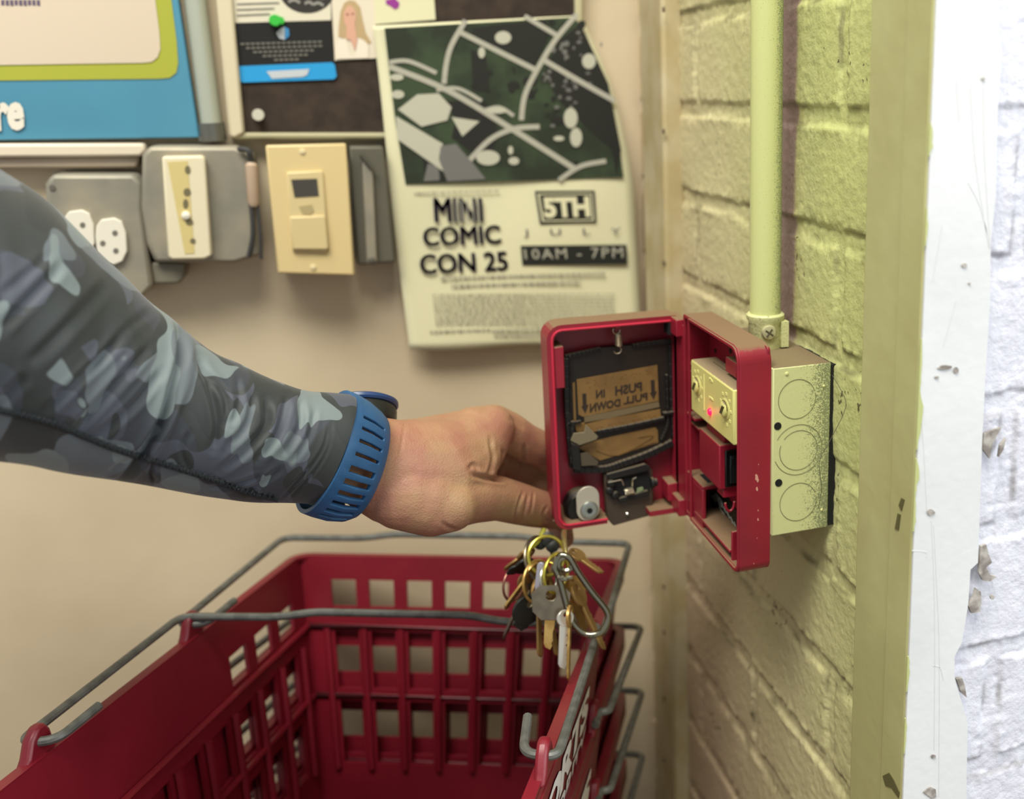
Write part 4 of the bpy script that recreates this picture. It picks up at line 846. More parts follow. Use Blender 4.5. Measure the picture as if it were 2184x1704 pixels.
    # smooth logo panel on the right long side with lettering
    k = MB(); q0, q1, z0, z1 = -.120, -.340, -.006, -.060
    k.prism([np.array(pt(BWd+.0075, q0, z1)), np.array(pt(BWd+.0075, q1, z1)), np.array(pt(BWd+.0075, q1, z0)), np.array(pt(BWd+.0075, q0, z0))], (-.006, 0, 0))
    lp = k.build('logo_panel', BRED, root, local=True, bevel=.001)
    tx = BWd+.0082; up = np.array(pt(tx, 0, z0))-np.array(pt(tx, 0, z1)); up[1] = 0; up /= np.linalg.norm(up); o1 = np.array(pt(tx, -.335, z1))
    k = MB(); text_frame(k, 'SPORTS', o1+up*.0205+[.0, .004, 0], (0, 1, 0), up, .172, .024, .045, .9)
    text_frame(k, 'AUTHORITY', o1+up*.003+[.0, .012, 0], (0, 1, 0), up, .164, .0145, .03, .95)
    k.build('white_lettering', mat('white_basket_print', '#e3dedb', .5) if 'white_basket_print' not in bpy.data.materials else bpy.data.materials['white_basket_print'], lp, local=True, smooth=0)
    # lugs
    ly = (-.137, -.272)
    for y in ly:
        for x, s_ in ((-.005, -1), (BWd+.005, 1)):
            k = MB(); prof = [(y-.014, -.002), (y-.010, .003), (y-.007, .011), (y-.002, .0155), (y+.003, .0155), (y+.006, .011), (y+.008, .003), (y+.013, -.002)]
            k.prism([(x-.003, a, b) for a, b in prof], (.006, 0, 0)); k.build('handle_lug', BRED, root, local=True, bevel=.0018)
    # wire handles folded away
    def bail(y0, y1, zr, name='wire_handle', parent=None, out=0):
        root_ = parent or root; k = MB(); xl, xr = -.004, BWd+.004; pts = [(xl+.010, y0+.012, .009), (xl+.008, y0-.002, .008), (xl-.008, y0-.002, .008), (xl-.009, y0+.02, .0115)]
        pts = [(xl+.013, y0+.026, .012), (xl+.009, y0-.001, .008), (xl-.008, y0-.003, .008), (xl-.006, y1, zr)]
        mid = [(xl+.055, y1+.002, zr+.0), (xl+.075, y1+.006, zr+.002), (xr-.075, y1+.006, zr+.002), (xr-.055, y1+.002, zr)]
        if out: # lower baskets: folded out round the end of the rim
            sg_ = 1 if y1 > -.2 else -1; pts = [(xl-.004, y0-.012*sg_, .006), (xl-.004, y0, .008), (xl-.010, y0+.002*sg_, .008), (xl-.012, y1, zr)]; mid = []
        other = [(2*cx_-a, b, c) for a, b, c in pts][::-1]
        k.tube(fillet(pts+mid+other, .009, 6), .0024, 10); return k.build(name, WIRE, root_, local=True)
    bail(-.272, -.139, .013); bail(-.137, -.004, .016)
    return root, bail
proto, bail = basket()
Rb = Matrix([[Bb[0], Ba[0], Bn[0], BO[0]], [Bb[1], Ba[1], Bn[1], BO[1]], [Bb[2], Ba[2], Bn[2], BO[2]], [0, 0, 0, 1]])
def copy_tree(o, parent=None):
    c = o.copy(); COL.objects.link(c); c.parent = parent
    for ch in list(o.children):
        if not ch.name.startswith('wire_handle'): copy_tree(ch, c)
    return c
LBLS = ['red plastic shopping basket on top of the stack, interior fully open to view', 'second red shopping basket down, nested just under the open top one',
        'third red shopping basket down, nested in the middle of the stack', 'bottom red shopping basket of the nested stack']
NST = .052
for i in range(4):
    o = proto if i == 0 else copy_tree(proto)
    mm = Matrix.Translation(Vector(-Bn*NST*BSC*i)) @ Rb
    o.location = mm.to_translation(); o.rotation_euler = mm.to_euler(); o.scale = (BSC, BSC, BSC); o['label'] = LBLS[i]
    if i: bail(-.137, .014, -.004, parent=o, out=1); bail(-.272, -BLn-.014, -.004, parent=o, out=1)
    o['group'] = 'stacked red shopping baskets'

# ------------------------------------------------------------------ person: arm and hand
def skin_mat():
    m = mat('skin', '#b9826b', .48, sss=.12); nt = m.node_tree; N = nt.nodes; L = nt.links; b = N['Principled BSDF']
    tc = N.new('ShaderNodeTexCoord')
    def nz(s, d): n = N.new('ShaderNodeTexNoise'); n.inputs['Scale'].default_value = s; n.inputs['Detail'].default_value = d; L.new(tc.outputs['Object'], n.inputs['Vector']); return n
    a = nz(38, 4); r = N.new('ShaderNodeValToRGB'); r.color_ramp.elements[0].position = .35; r.color_ramp.elements[0].color = lin('#a2805e'); r.color_ramp.elements[1].position = .65; r.color_ramp.elements[1].color = lin('#9c6c58'); L.new(a.outputs['Fac'], r.inputs[0])
    f = nz(420, 2); q = N.new('ShaderNodeMapRange'); q.inputs[1].default_value = .66; q.inputs[2].default_value = .74; q.inputs[4].default_value = .55; L.new(f.outputs['Fac'], q.inputs[0])
    mx = N.new('ShaderNodeMix'); mx.data_type = 'RGBA'; mx.inputs[7].default_value = lin('#94604c'); L.new(q.outputs[0], mx.inputs[0]); L.new(r.outputs[0], mx.inputs[6]); L.new(mx.outputs[2], b.inputs['Base Color'])
    v = N.new('ShaderNodeTexVoronoi'); v.inputs['Scale'].default_value = 900; L.new(tc.outputs['Object'], v.inputs['Vector']); n2 = nz(200, 6)
    ad = N.new('ShaderNodeMath'); ad.operation = 'ADD'; L.new(v.outputs['Distance'], ad.inputs[0]); L.new(n2.outputs['Fac'], ad.inputs[1])
    bp = N.new('ShaderNodeBump'); bp.inputs['Strength'].default_value = .3; bp.inputs['Distance'].default_value = .0006; L.new(ad.outputs[0], bp.inputs['Height']); L.new(bp.outputs[0], b.inputs['Normal']); return m
SKIN = skin_mat()
def blob_chain(mbx, pts):
    """pts: (u, v, t, r_px[, depth factor]) swept ellipsoids"""
    for a, b in zip(pts[:-1], pts[1:]):
        a = list(a)+([1] if len(a) == 4 else []); b = list(b)+([1] if len(b) == 4 else [])
        pa, pb = R(*a[:3]), R(*b[:3]); ra, rb = a[3]*a[2]/F, b[3]*b[2]/F; d = np.linalg.norm(pb-pa); n = max(1, int(d/(min(ra, rb)*.16)))
        for i in range(n+1):
            s_ = i/n; c = pa*(1-s_)+pb*s_; r = ra*(1-s_)+rb*s_; df = a[4]*(1-s_)+b[4]*s_
            vs = []; fs = []; nl, nm = 10, 16; vd = c/np.linalg.norm(c)
            for j in range(nl+1):
                th = math.pi*j/nl
                for k_ in range(nm):
                    ph = 2*math.pi*k_/nm; p_ = np.array([math.sin(th)*math.cos(ph), math.sin(th)*math.sin(ph), math.cos(th)])*r
                    p_ = p_+vd*(p_@vd)*(df-1); vs.append(c+p_)
            for j in range(nl):
                for k_ in range(nm):
                    fs.append((j*nm+k_, (j+1)*nm+k_, (j+1)*nm+(k_+1) % nm, j*nm+(k_+1) % nm))
            mbx.add(vs, fs)
def bake(o, drop=True):
    bpy.context.view_layer.update(); me = bpy.data.meshes.new_from_object(o.evaluated_get(bpy.context.evaluated_depsgraph_get())); return me
def remesh(mbx, voxel, it=8):
    o = mbx.build('tmp', SKIN, smooth=0); r = o.modifiers.new('r', 'REMESH'); r.mode = 'VOXEL'; r.voxel_size = voxel
    s_ = o.modifiers.new('s', 'SMOOTH'); s_.factor = .5; s_.iterations = it
    me = bake(o); bpy.data.objects.remove(o); me.materials.clear(); return me
def sculpt(me, lines, facing=True):
    """push grooves (positive amp, metres) along pixel polylines (pts, width px, amp)"""
    n = len(me.vertices); co = np.empty(n*3); me.vertices.foreach_get('co', co); co = co.reshape(-1, 3); nr = np.empty(n*3); me.vertices.foreach_get('normal', nr); nr = nr.reshape(-1, 3)
    uv = proj(co); vd = co/np.linalg.norm(co, axis=1)[:, None]; fac = np.clip(-(nr*vd).sum(1)*2.5, 0, 1); tot = np.zeros(n)
    for pts, wd, amp in lines:
        P = np.array([p[:2] for p in smooth_path([tuple(p)+(0,) for p in pts], 6)]); d = np.full(n, 1e9); al = np.zeros(n)
        for i in range(len(P)-1):
            a, b = P[i], P[i+1]; ab = b-a; s_ = np.clip(((uv-a)@ab)/(ab@ab+1e-9), 0, 1); q = a+s_[:, None]*ab; dd = np.linalg.norm(uv-q, axis=1); m_ = dd < d; d = np.where(m_, dd, d); al = np.where(m_, (i+s_)/(len(P)-1), al)
        x = d/wd; tap = np.clip(np.sin(np.pi*np.clip(al, .03, .97))*1.8, 0, 1)
        tot += amp*tap*(np.exp(-x*x)-.35*np.exp(-((x-1.9)**2)*1.2))
    co -= nr*(tot*fac)[:, None]; me.vertices.foreach_set('co', co.ravel()); me.update()

pr = empty('person', tuple(R(300, 760, .50)), "person's bare hand and forearm in grey camouflage sleeve reaching behind the red cover", 'person')
hm = MB()
blob_chain(hm, [(430, 880, .53, 98, .7), (560, 920, .556, 98, .7), (700, 960, .578, 98, .66), (790, 985, .600, 98, .62), (850, 1008, .612, 112, .66)])
# palm and back of hand
blob_chain(hm, [(850, 1008, .612, 112, .66), (905, 1012, .622, 118, .6), (960, 990, .635, 96, .6), (1010, 950, .65, 72, .75), (1048, 914, .662, 50, 1)])
blob_chain(hm, [(830, 985, .615, 88, .7), (900, 975, .63, 84, .7), (980, 950, .655, 74, .7), (1030, 925, .672, 58, .9)])
blob_chain(hm, [(860, 1050, .607, 80, .8), (920, 1072, .615, 72, .8), (960, 1075, .62, 60, .9)])
# thumb: leaves the side of the palm near the wrist
blob_chain(hm, [(900, 1062, .612, 76, .8), (960, 1062, .625, 66, .9), (1010, 1060, .640, 56, 1), (1060, 1062, .658, 48, 1), (1105, 1074, .676, 45, 1), (1135, 1082, .690, 42, .95), (1172, 1090, .706, 38, .85), (1200, 1096, .712, 31, .8)])
# index finger
blob_chain(hm, [(1010, 925, .655, 58, .9), (1052, 910, .670, 48, 1), (1085, 922, .680, 44, .95), (1120, 944, .694, 41, .95), (1158, 960, .708, 39, .9), (1192, 990, .718, 36, .85), (1220, 1040, .716, 31, .85), (1216, 1080, .712, 27, .8)])
# middle finger lies behind and below
blob_chain(hm, [(1000, 960, .678, 52, .9), (1050, 960, .698, 44, .9), (1090, 985, .712, 38, .9), (1135, 1010, .722, 36, .85), (1180, 1040, .728, 33, .85), (1200, 1085, .724, 28, .85), (1206, 1110, .718, 25, .85)])
# ring and little finger, curled in behind
blob_chain(hm, [(960, 980, .69, 48, .9), (1030, 1000, .715, 40, .9), (1090, 1025, .730, 34, .9), (1150, 1060, .738, 32, .9), (1190, 1110, .732, 28, .9), (1202, 1148, .722, 23, .9)])
blob_chain(hm, [(930, 1000, .69, 44, .9), (1000, 1020, .72, 36, .9), (1070, 1040, .738, 30, .9), (1120, 1070, .746, 28, .9), (1160, 1100, .742, 24, .9)])
hme = remesh(hm, .0013, 7)
sculpt(hme, [([(1008, 1012), (1030, 1018), (1060, 1022), (1085, 1022)], 5, .0024), ([(1045, 930), (1048, 955), (1052, 975), (1046, 1002), (1036, 1014)], 4, .0011), ([(1072, 955), (1075, 975), (1070, 1000), (1060, 1018)], 4.5, .0013),
             ([(1118, 950), (1118, 970), (1112, 988)], 4, .0018), ([(1116, 1048), (1106, 1075), (1100, 1100), (1098, 1116)], 2.6, .0011), ([(1126, 1055), (1120, 1085), (1112, 1118)], 2.6, .0010), ([(1138, 1048), (1136, 1072), (1132, 1095)], 2.4, .0007),
             ([(942, 1112), (955, 1124), (975, 1130)], 4, .001), ([(1168, 1080), (1160, 1092), (1163, 1106), (1172, 1114)], 3, .0009), ([(864, 898), (860, 930), (852, 970)], 3, .0004), ([(1085, 890), (1100, 900), (1118, 915)], 5, .0005), ([(1020, 1000), (1010, 990), (1000, 1000)], 4, .001)])
link('body', hme, SKIN, pr, smooth=0); hme.polygons.foreach_set('use_smooth', [True]*len(hme.polygons))
# thumb nail
k = MB(); pane_pts = [R(u, v, .6915+(v-1097)**2*.000006) for u, v in ((1176, 1084), (1170, 1090), (1167, 1097), (1169, 1105), (1176, 1112), (1192, 1112), (1194, 1084))]; k.prism(pane_pts, ray(1175, 1095)*.0015)
k.build('thumbnail', mat('nail', '#cda68c', .35), pr, bevel=.0005)

# sleeve
def ring_at(top, bot, t, axd, df, n=96, swell=0):
    a, b = R(*top, t), R(*bot, t); c = (a+b)/2; v = (a-b)/2+0; v = v-axd*(v@axd)*.0
    dpt = np.cross(axd, v/np.linalg.norm(v)); dpt /= np.linalg.norm(dpt); dpt *= np.linalg.norm(v)*df
    if dpt@c > 0: dpt = -dpt       # towards the camera
    l_ = np.linalg.norm(dpt); dpt = dpt/l_-.8*c/np.linalg.norm(c); dpt *= l_/np.linalg.norm(dpt)
    return [c+v*math.cos(2*math.pi*k_/n)+dpt*math.sin(2*math.pi*k_/n) for k_ in range(n)]
secs = [((-700, -80), (-690, 800), .33), ((-430, 90), (-410, 930), .353), ((-190, 235), (-175, 985), .375), ((-80, 315), (-80, 980), .392), ((0, 365), (-12, 983), .408), ((75, 412), (60, 992), .424), ((140, 470), (110, 1003), .438), ((200, 528), (150, 1010), .450), ((255, 580), (205, 1018), .462), ((315, 640), (250, 1024), .475), ((368, 680), (290, 1030), .486), ((415, 722), (335, 1038), .497),
        ((462, 755), (385, 1048), .507), ((510, 775), (430, 1056), .518), ((560, 800), (480, 1063), .530), ((610, 820), (520, 1068), .541), ((655, 834), (560, 1070), .552), ((705, 838), (605, 1070), .563), ((748, 842), (651, 1072), .573), ((757, 846), (660, 1075), .5755)]
secs = [(a_, b_, .573-(.573-t_)*.62) for a_, b_, t_ in secs]
tops = smooth_path([s_[0]+(s_[2],) for s_ in secs], 7); bots = smooth_path([s_[1]+(s_[2],) for s_ in secs], 7)
NSg = 128; V = []; nr_ = len(tops)
for i in range(nr_):
    i0, i1 = max(i-2, 0), min(i+2, nr_-1)
    c0 = (R(*tops[i0][:2], tops[i0][2])+R(*bots[i0][:2], bots[i0][2]))/2; c1 = (R(*tops[i1][:2], tops[i1][2])+R(*bots[i1][:2], bots[i1][2]))/2; axd = (c1-c0)/np.linalg.norm(c1-c0)
    V += ring_at(tuple(tops[i][:2]), tuple(bots[i][:2]), tops[i][2], axd, .86, NSg)
SP_V = np.array(V).reshape(nr_, NSg, 3)
k = MB(); k.add(V, [(i*NSg+j, i*NSg+(j+1) % NSg, (i+1)*NSg+(j+1) % NSg, (i+1)*NSg+j) for i in range(nr_-1) for j in range(NSg)]+[tuple(range(NSg))])
tmp = k.build('tmp', SKIN, smooth=0); ss = tmp.modifiers.new('s', 'SUBSURF'); ss.levels = 1; sme = bake(tmp); bpy.data.objects.remove(tmp); sme.materials.clear()
wr = [([(372, 665), (386, 710), (386, 760), (368, 830), (345, 900), (300, 975), (248, 1030)], 9, .0042),
      ([(137, 560), (70, 630), (0, 705)], 10, .0022), ([(105, 545), (50, 590), (0, 630)], 8, .0012), ([(270, 715), (180, 800), (92, 885)], 8, .0022), ([(320, 738), (240, 830), (156, 920)], 9, .0024), ([(345, 790), (290, 860), (206, 935)], 8, .0018),
      ([(230, 600), (150, 690), (60, 780)], 12, .0016), ([(330, 655), (250, 720), (200, 790)], 8, .001), ([(60, 800), (20, 840), (-20, 880)], 10, .0016), ([(340, 900), (300, 960), (230, 1010)], 7, .0016),
      ([(395, 730), (392, 800), (360, 880), (320, 950)], 8, .0016), ([(421, 761), (450, 830), (465, 905), (455, 960)], 8, .0022), ([(440, 790), (480, 850), (478, 920)], 7, .0014),
      ([(567, 850), (568, 905), (535, 950), (470, 1005)], 8, .0024), ([(612, 843), (595, 920), (549, 980)], 8, .0022), ([(540, 840), (530, 900), (490, 950)], 7, .0016), ([(640, 850), (640, 910), (600, 975)], 7, .0016), ([(672, 870), (660, 930), (620, 990)], 6, .0010),
      ([(505, 800), (510, 860), (490, 910)], 7, .0012), ([(600, 1000), (560, 1030), (520, 1050)], 6, .0012), ([(400, 1000), (390, 960), (405, 920)], 6, .0012), ([(560, 1015), (500, 1035), (440, 1040)], 5, .0012), ([(330, 985), (320, 1010), (330, 1030)], 5, .0012),
      ([(702, 905), (690, 955), (655, 1005), (600, 1062)], 3.5, .0010), ([(708, 900), (700, 955), (665, 1012), (612, 1066)], 3.5, .0008)]
sculpt(sme, wr)
def camo():
    m = bpy.data.materials.new('camouflage_jersey'); m.use_nodes = True; nt = m.node_tree; N = nt.nodes; L = nt.links; b = N['Principled BSDF']; b.inputs['Roughness'].default_value = .62; b.inputs['Sheen Weight'].default_value = .15
    tc = N.new('ShaderNodeTexCoord'); mp = N.new('ShaderNodeMapping'); L.new(tc.outputs['Object'], mp.inputs['Vector']); mp.inputs['Rotation'].default_value = (0, math.radians(-35), 0); mp.inputs['Scale'].default_value = (1.35, 1, .8)
    ds = N.new('ShaderNodeTexNoise'); ds.inputs['Scale'].default_value = 55; ds.inputs['Detail'].default_value = 0; L.new(mp.outputs[0], ds.inputs['Vector'])
    av = N.new('ShaderNodeVectorMath'); av.operation = 'MULTIPLY_ADD'; av.inputs[1].default_value = (.012, .012, .012); L.new(ds.outputs['Color'], av.inputs[0]); L.new(mp.outputs[0], av.inputs[2])
    col = None
    for i, (off, sc, th, c) in enumerate((((0, 0, 0), 26, .50, '#2c3037'), ((3, 1, 4), 34, .555, '#3d414b'), ((8, 2, 1), 34, .575, '#1f2423'), ((5, 5, 2), 31, .60, '#535a5e'), ((1, 9, 6), 40, .63, '#656f6f'))):
        n = N.new('ShaderNodeTexNoise'); n.inputs['Scale'].default_value = sc; n.inputs['Detail'].default_value = 0; a = N.new('ShaderNodeVectorMath'); a.inputs[1].default_value = off; L.new(av.outputs[0], a.inputs[0]); L.new(a.outputs[0], n.inputs['Vector'])
        g = N.new('ShaderNodeMapRange'); g.inputs[1].default_value = th-.003; g.inputs[2].default_value = th+.003; L.new(n.outputs['Fac'], g.inputs[0])
        mx = N.new('ShaderNodeMix'); mx.data_type = 'RGBA'; mx.inputs[7].default_value = lin(c)
        if col: L.new(col, mx.inputs[6])
        else: mx.inputs[6].default_value = lin('#262a29')
        L.new(g.outputs[0], mx.inputs[0]); col = mx.outputs[2]
    L.new(col, b.inputs['Base Color'])
    wv = N.new('ShaderNodeTexWave'); wv.inputs['Scale'].default_value = 900; L.new(mp.outputs[0], wv.inputs['Vector'])
    bp = N.new('ShaderNodeBump'); bp.inputs['Strength'].default_value = .12; bp.inputs['Distance'].default_value = .0003; L.new(wv.outputs['Fac'], bp.inputs['Height']); L.new(bp.outputs[0], b.inputs['Normal']); return m
CAMO = camo()
sl = link('sleeve', sme, CAMO, pr, smooth=0); sme.polygons.foreach_set('use_smooth', [True]*len(sme.polygons))
so = sl.modifiers.new('thick', 'SOLIDIFY'); so.thickness = .0011; so.offset = -1
# stitched seam along the lower side: follow the sleeve surface
nv_ = len(sme.vertices); co = np.empty(nv_*3); sme.vertices.foreach_get('co', co); co = co.reshape(-1, 3); nr = np.empty(nv_*3); sme.vertices.foreach_get('normal', nr); nr = nr.reshape(-1, 3); uv = proj(co); ok = (nr*(co/np.linalg.norm(co, axis=1)[:, None])).sum(1) < -.05
def on_sleeve(u, v):
    d = np.where(ok, (uv[:, 0]-u)**2+(uv[:, 1]-v)**2, 1e9); i = np.argsort(d)[:6]; wgt = 1/(d[i]+1); p_ = (co[i]*wgt[:, None]).sum(0)/wgt.sum(); t = p_@M3[:, :]; dep = -(p_@M3)[2]; return R(u, v, dep)
SEAM = mat('dark_seam_thread', '#22272a', .8, bump=1, bscale=1500)
k = MB(); sp_ = [(-60, 862), (0, 875), (60, 888), (120, 905), (180, 930), (250, 958), (320, 980), (400, 1005), (470, 1028), (530, 1050), (590, 1064)]
k.tube([on_sleeve(*p[:2]) for p in smooth_path([p+(0,) for p in sp_], 8)], .0016, 8)
SM = k; P_ = smooth_path([p+(0,) for p in sp_], 22)
for i, p_ in enumerate(P_[:-1]):
    if i % 2: continue
    q = on_sleeve(p_[0], p_[1]); q2 = on_sleeve(p_[0]+4, p_[1]+6*(1 if i % 4 else -1)); k.tube([q*.996, q2*.997], .0006, 5)
k.build('seam', SEAM, sl)

# watch
wt = empty('wrist_watch', tuple(R(740, 1090, .59)), 'watch with slotted blue rubber strap worn on the wrist next to the sleeve cuff', 'watch')
RINGS = [((742, 838), (640, 1086), .578), ((762, 846), (660, 1094), .584), ((785, 860), (692, 1103), .590), ((806, 878), (722, 1105), .596), ((818, 892), (744, 1098), .600)]
axw = R(860, 1010, .61)-R(600, 945, .55); axw /= np.linalg.norm(axw); NR = 120
Rg = np.array([ring_at(a, b, t, axw, .92, NR) for a, b, t in RINGS])
# slots: rows between angles on the camera side
V = Rg.reshape(-1, 3).tolist(); fcs = []
for i in range(4):
    for j in range(NR):
        jj = j % 4
        front = 10 <= j <= 58
        if front and i in (1, 2) and jj in (1,): continue
        if front and i in (1, 2) and jj == 2 and j > 26: continue
        fcs.append((i*NR+j, i*NR+(j+1) % NR, (i+1)*NR+(j+1) % NR, (i+1)*NR+j))
k = MB(); k.add(V, fcs); BLUE = mat('blue_rubber', '#2a5a85', .5, bump=.1, bscale=400, col2='#245078', nscale=30)
st_ = k.build('strap', BLUE, wt, smooth=40); so = st_.modifiers.new('t', 'SOLIDIFY'); so.thickness = .0026; so.offset = 0
bv = st_.modifiers.new('b', 'BEVEL'); bv.width = .0004; bv.segments = 2
# case on the far upper side of the wrist
vup = (R(790, 870, .60)-R(710, 1100, .60)); vup /= np.linalg.norm(vup); far_ = np.cross(axw, vup); far_ /= np.linalg.norm(far_)
if far_@R(780, 950, .6) < 0: far_ = -far_
nrm = vup*.80+far_*.60; nrm /= np.linalg.norm(nrm); cc = R(768, 884, .622)
k = MB(); k.lathe(cc-nrm*.009, nrm, [(.019, 0), (.021, .002), (.0215, .009), (.0205, .012)], 48); cs = k.build('case', mat('black_watch_case', '#1a1c1c', .35), wt)
k = MB(); k.lathe(cc+nrm*.0028, nrm, [(.0215, 0), (.0225, .0012), (.0225, .003), (.0205, .0042)], 48); k.build('bezel', mat('dark_blue_bezel', '#203a66', .35), cs)
# buckle bar and free strap end
k = MB(); q0, q1 = R(664, 1066, .574), R(745, 1091, .583); k.tube([q0, q1], .0024, 12); k.tube([R(662, 1068, .575), R(650, 1060, .588)], .002, 10); k.tube([q1, R(748, 1085, .60)], .002, 10)
k.tube([R(690, 1080, .574), R(712, 1088, .575)], .0026, 10); k.build('buckle', mat('black_steel', '#15100f', .25, .6), wt)

# ------------------------------------------------------------------ keys
kb = empty('key_bunch', tuple(R(1205, 1190, .668)), 'heavy bunch of brass and steel keys with carabiner hanging from the fingers below the cover', 'key bunch')
def frame_to(p0, p1, t0, t1, twist):
    a, b = R(*p0, t0), R(*p1, t1); d = b-a; L_ = np.linalg.norm(d); d /= L_; vd = a/np.linalg.norm(a); s_ = np.cross(d, vd); s_ /= np.linalg.norm(s_); n = np.cross(s_, d)
    c, q = math.cos(math.radians(twist)), math.sin(math.radians(twist)); return a, d, s_*c+n*q, n*c-s_*q, L_
def key(p0, p1, t0, t1, m, bow=.0115, twist=0, name='key', bowm=None, blade=.0033, squareb=False):
    a, d, s_, n, L_ = frame_to(p0, p1, t0, t1, twist); g = lambda x, y, z=0: a+s_*x+d*y+n*z
    bl_ = bow*1.75; T = .0019
    if squareb: bw = [(-bow*.55, 0), (bow*.55, 0), (bow, bow*.4), (bow*.9, bl_*.75), (bow*.45, bl_), (-bow*.45, bl_), (-bow*.9, bl_*.75), (-bow, bow*.4)]
    else: bw = [(bow*math.sin(t)*.95, bow*.88-bow*.88*math.cos(t)) for t in [2*math.pi*j/18 for j in range(18)]]
    hr = bow*.28; hy = bow*.5; n_ = len(bw); inner = []
    for (x, y) in bw:
        dx, dy = x, y-bow*.85; l_ = math.hypot(dx, dy)+1e-9; inner.append((hr*dx/l_, hy+hr*dy/l_))
    k = MB(); k.ring([g(x, y, -T/2) for x, y in bw], [g(x, y, -T/2) for x, y in inner], n*T)
    blm = MB() if bowm else k; prof = [(-blade, bl_*.9)]; yy_ = bl_*.95; prof = [(blade*.9, bl_*.92), (blade, bl_*1.05)]; rs2 = random.Random(int(p0[0]*7+p1[1])); y_ = bl_*1.25
    while y_ < L_-.004: prof += [(blade*rs2.uniform(.25, 1), y_), (blade*rs2.uniform(.6, 1), y_+.0014)]; y_ += .003
    prof += [(blade*.3, L_), (-blade*.7, L_-.0018), (-blade, L_-.004), (-blade, bl_*.92)]
    blm.prism([g(x, y, -T*.4) for x, y in prof], n*T*.8)
    ko = k.build(name, bowm or m, kb, bevel=.0002)
    if bowm: blm.build('key_blade', m, ko, bevel=.0002)
    return ko
SILV = mat('bright_silver_key', '#d9d6cf', .3, .7); BLKH = mat('black_key_head', '#1b1c19', .45)
BR2 = mat('dark_brass', '#a3834f', .38, .65); 
key((1176, 1248), (1170, 1386), .655, .652, BRASS, .0125, 5, bowm=NICKEL, squareb=True)
key((1206, 1300), (1200, 1428), .650, .646, SILV, .006, 25, blade=.0034)
key((1216, 1290), (1212, 1452), .652, .644, BRASS, .008, 78, blade=.0026)
key((1150, 1200), (1076, 1299), .670, .66, BRASS, .009, 68)
key((1140, 1268), (1106, 1344), .664, .662, BLKH, .012, 40, bowm=BLKH, blade=.006)
key((1140, 1198), (1080, 1222), .672, .664, BLKH, .008, 60, bowm=BLKH, blade=.0045)
key((1140, 1170), (1074, 1216), .684, .676, BR2, .008, 70)
key((1215, 1172), (1286, 1222), .690, .684, BR2, .007, 60)
key((1212, 1230), (1272, 1350), .680, .676, BRASS, .0105, 50)
key((1222, 1240), (1290, 1386), .672, .668, BR2, .010, 66)
key((1205, 1240), (1250, 1345), .694, .690, BR2, .010, 40)
key((1160, 1210), (1120, 1300), .682, .676, NICKEL, .010, 35)
key((1150, 1230), (1152, 1402), .670, .664, BR2, .010, 60)
key((1140, 1220), (1100, 1310), .690, .684, BR2, .009, 20)
key((1130, 1240), (1073, 1363), .694, .690, NICKEL, .008, 70, blade=.002)
key((1165, 1230), (1188, 1400), .668, .662, BR2, .0105, 65)
key((1180, 1220), (1200, 1350), .676, .680, NICKEL, .0105, 30)
# pale tag
k = MB(); k.prism([R(u, v, .659) for u, v in ((1146, 1203), (1152, 1198), (1160, 1200), (1160, 1250), (1158, 1262), (1150, 1271), (1142, 1266), (1140, 1250))], ray(1150, 1230)*.0026); k.build('key_tag', mat('lilac_grey_tag', '#9a97a3', .4, .3), kb, bevel=.0006)
def hoop(cu, cv, t, r, nx, rad, m, name='key_ring', arc=None):
    """ring of radius r around pixel centre, normal in camera axes nx"""
    c = R(cu, cv, t); n = M3@np.array(nx, float); n /= np.linalg.norm(n); h = np.cross(n, [0, 0, 1.]); h /= np.linalg.norm(h); g = np.cross(n, h); k = MB()
    if arc: k.tube([c+r*(math.cos(a)*h+math.sin(a)*g) for a in np.linspace(arc[0], arc[1], 40)], rad, 8)
    else: k.tube([c+r*(math.cos(a)*h+math.sin(a)*g) for a in np.linspace(0, 2*math.pi, 48)[:-1]], rad, 8, closed=True)
    return k.build(name, m, kb)
YB_ = mat('yellow_brass_ring', '#c9bd55', .28, .8)
hoop(1166, 1185, .670, .0125, (.6, .25, 1), .0012, YB_); hoop(1150, 1192, .676, .0145, (1, .3, .5), .0011, NICKEL); hoop(1146, 1240, .668, .0135, (1, .1, .6), .001, BRASS)
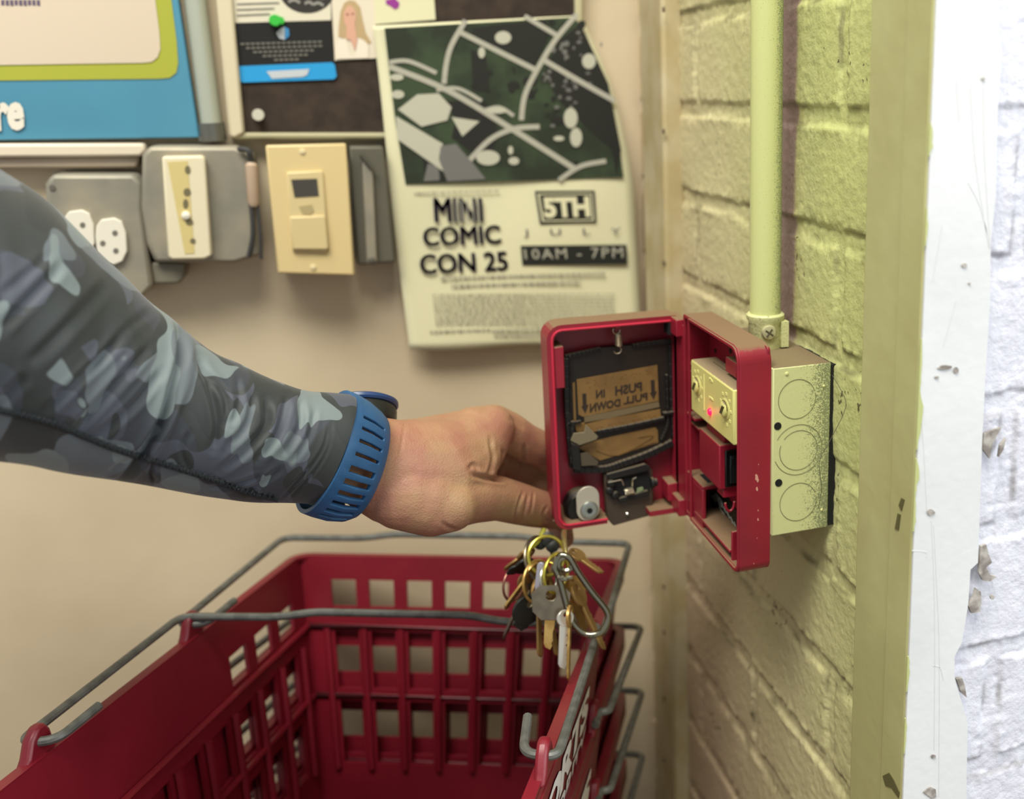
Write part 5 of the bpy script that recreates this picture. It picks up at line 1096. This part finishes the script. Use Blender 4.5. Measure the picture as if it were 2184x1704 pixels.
hoop(1170, 1235, .664, .011, (1, .1, .3), .0009, CHROME); hoop(1096, 1245, .676, .011, (1, 0, .5), .0009, mat('reddish_ring', '#9a6a5c', .35, .7)); hoop(1186, 1222, .664, .0125, (.9, 0, .5), .0011, YB_)
k = MB(); k.tube(smooth_path([R(1203, 1128, .690), R(1203, 1150, .676), R(1206, 1172, .668), R(1208, 1190, .664)]), .0016, 10); k.build('gold_hook', mat('pale_gold', '#cfc07f', .25, .85), kb)
k = MB(); k.tube(smooth_path([R(1160, 1128, .69), R(1150, 1150, .685), R(1128, 1172, .68)]), .0018, 8); k.build('yellow_cord', mat('yellow_webbing', '#b9b53c', .6), kb)
for (u, v, r_) in ((1168, 1150, .005), (1178, 1164, .0045), (1152, 1160, .004)):
    k = MB(); k.lathe(R(u, v, .688), M3@np.array([.3, .2, 1.]), [(r_*.4, -.003), (r_, -.002), (r_, .002), (r_*.5, .003)], 12); k.build('dark_bead', BLKH, kb)
# carabiner
GUN = mat('polished_gunmetal', '#8d8a78', .16, .95)
cb = hoop(1207, 1203, .655, .0042, (.15, 0, 1), .0017, GUN, 'carabiner')
k = MB(); path = [(1186, 1203), (1184, 1214), (1194, 1236), (1208, 1290), (1220, 1325), (1240, 1348), (1262, 1354), (1284, 1346), (1296, 1322), (1292, 1300), (1262, 1262), (1234, 1222), (1216, 1192), (1200, 1184), (1190, 1190)]
k.tube(smooth_path([R(u, v, .655) for u, v in path], 6, True), .0021, 12, closed=True); k.build('carabiner_body', GUN, cb)
k = MB()
for (u, v) in ((1196, 1232), (1203, 1236), (1214, 1232)): k.lathe(R(u, v, .653), M3@np.array([1., 0, 0]), [(.0012, -.002), (.0014, 0), (.0012, .002)], 8)
k.build('carabiner_hinge', GUN, cb)
k = MB(); k.tube(smooth_path([R(1775, 800, .58), R(1802, 850, .575), R(1800, 880, .575), R(1770, 940, .574), R(1748, 985, .573), R(1752, 1040, .573), R(1745, 1085, .574)], 8), .00018, 5)
tag(k.build('loose_thread', mat('thread_dark', '#4c4a35', .8)), 'thin dark loose thread curling beside the pale wall box', 'thread')
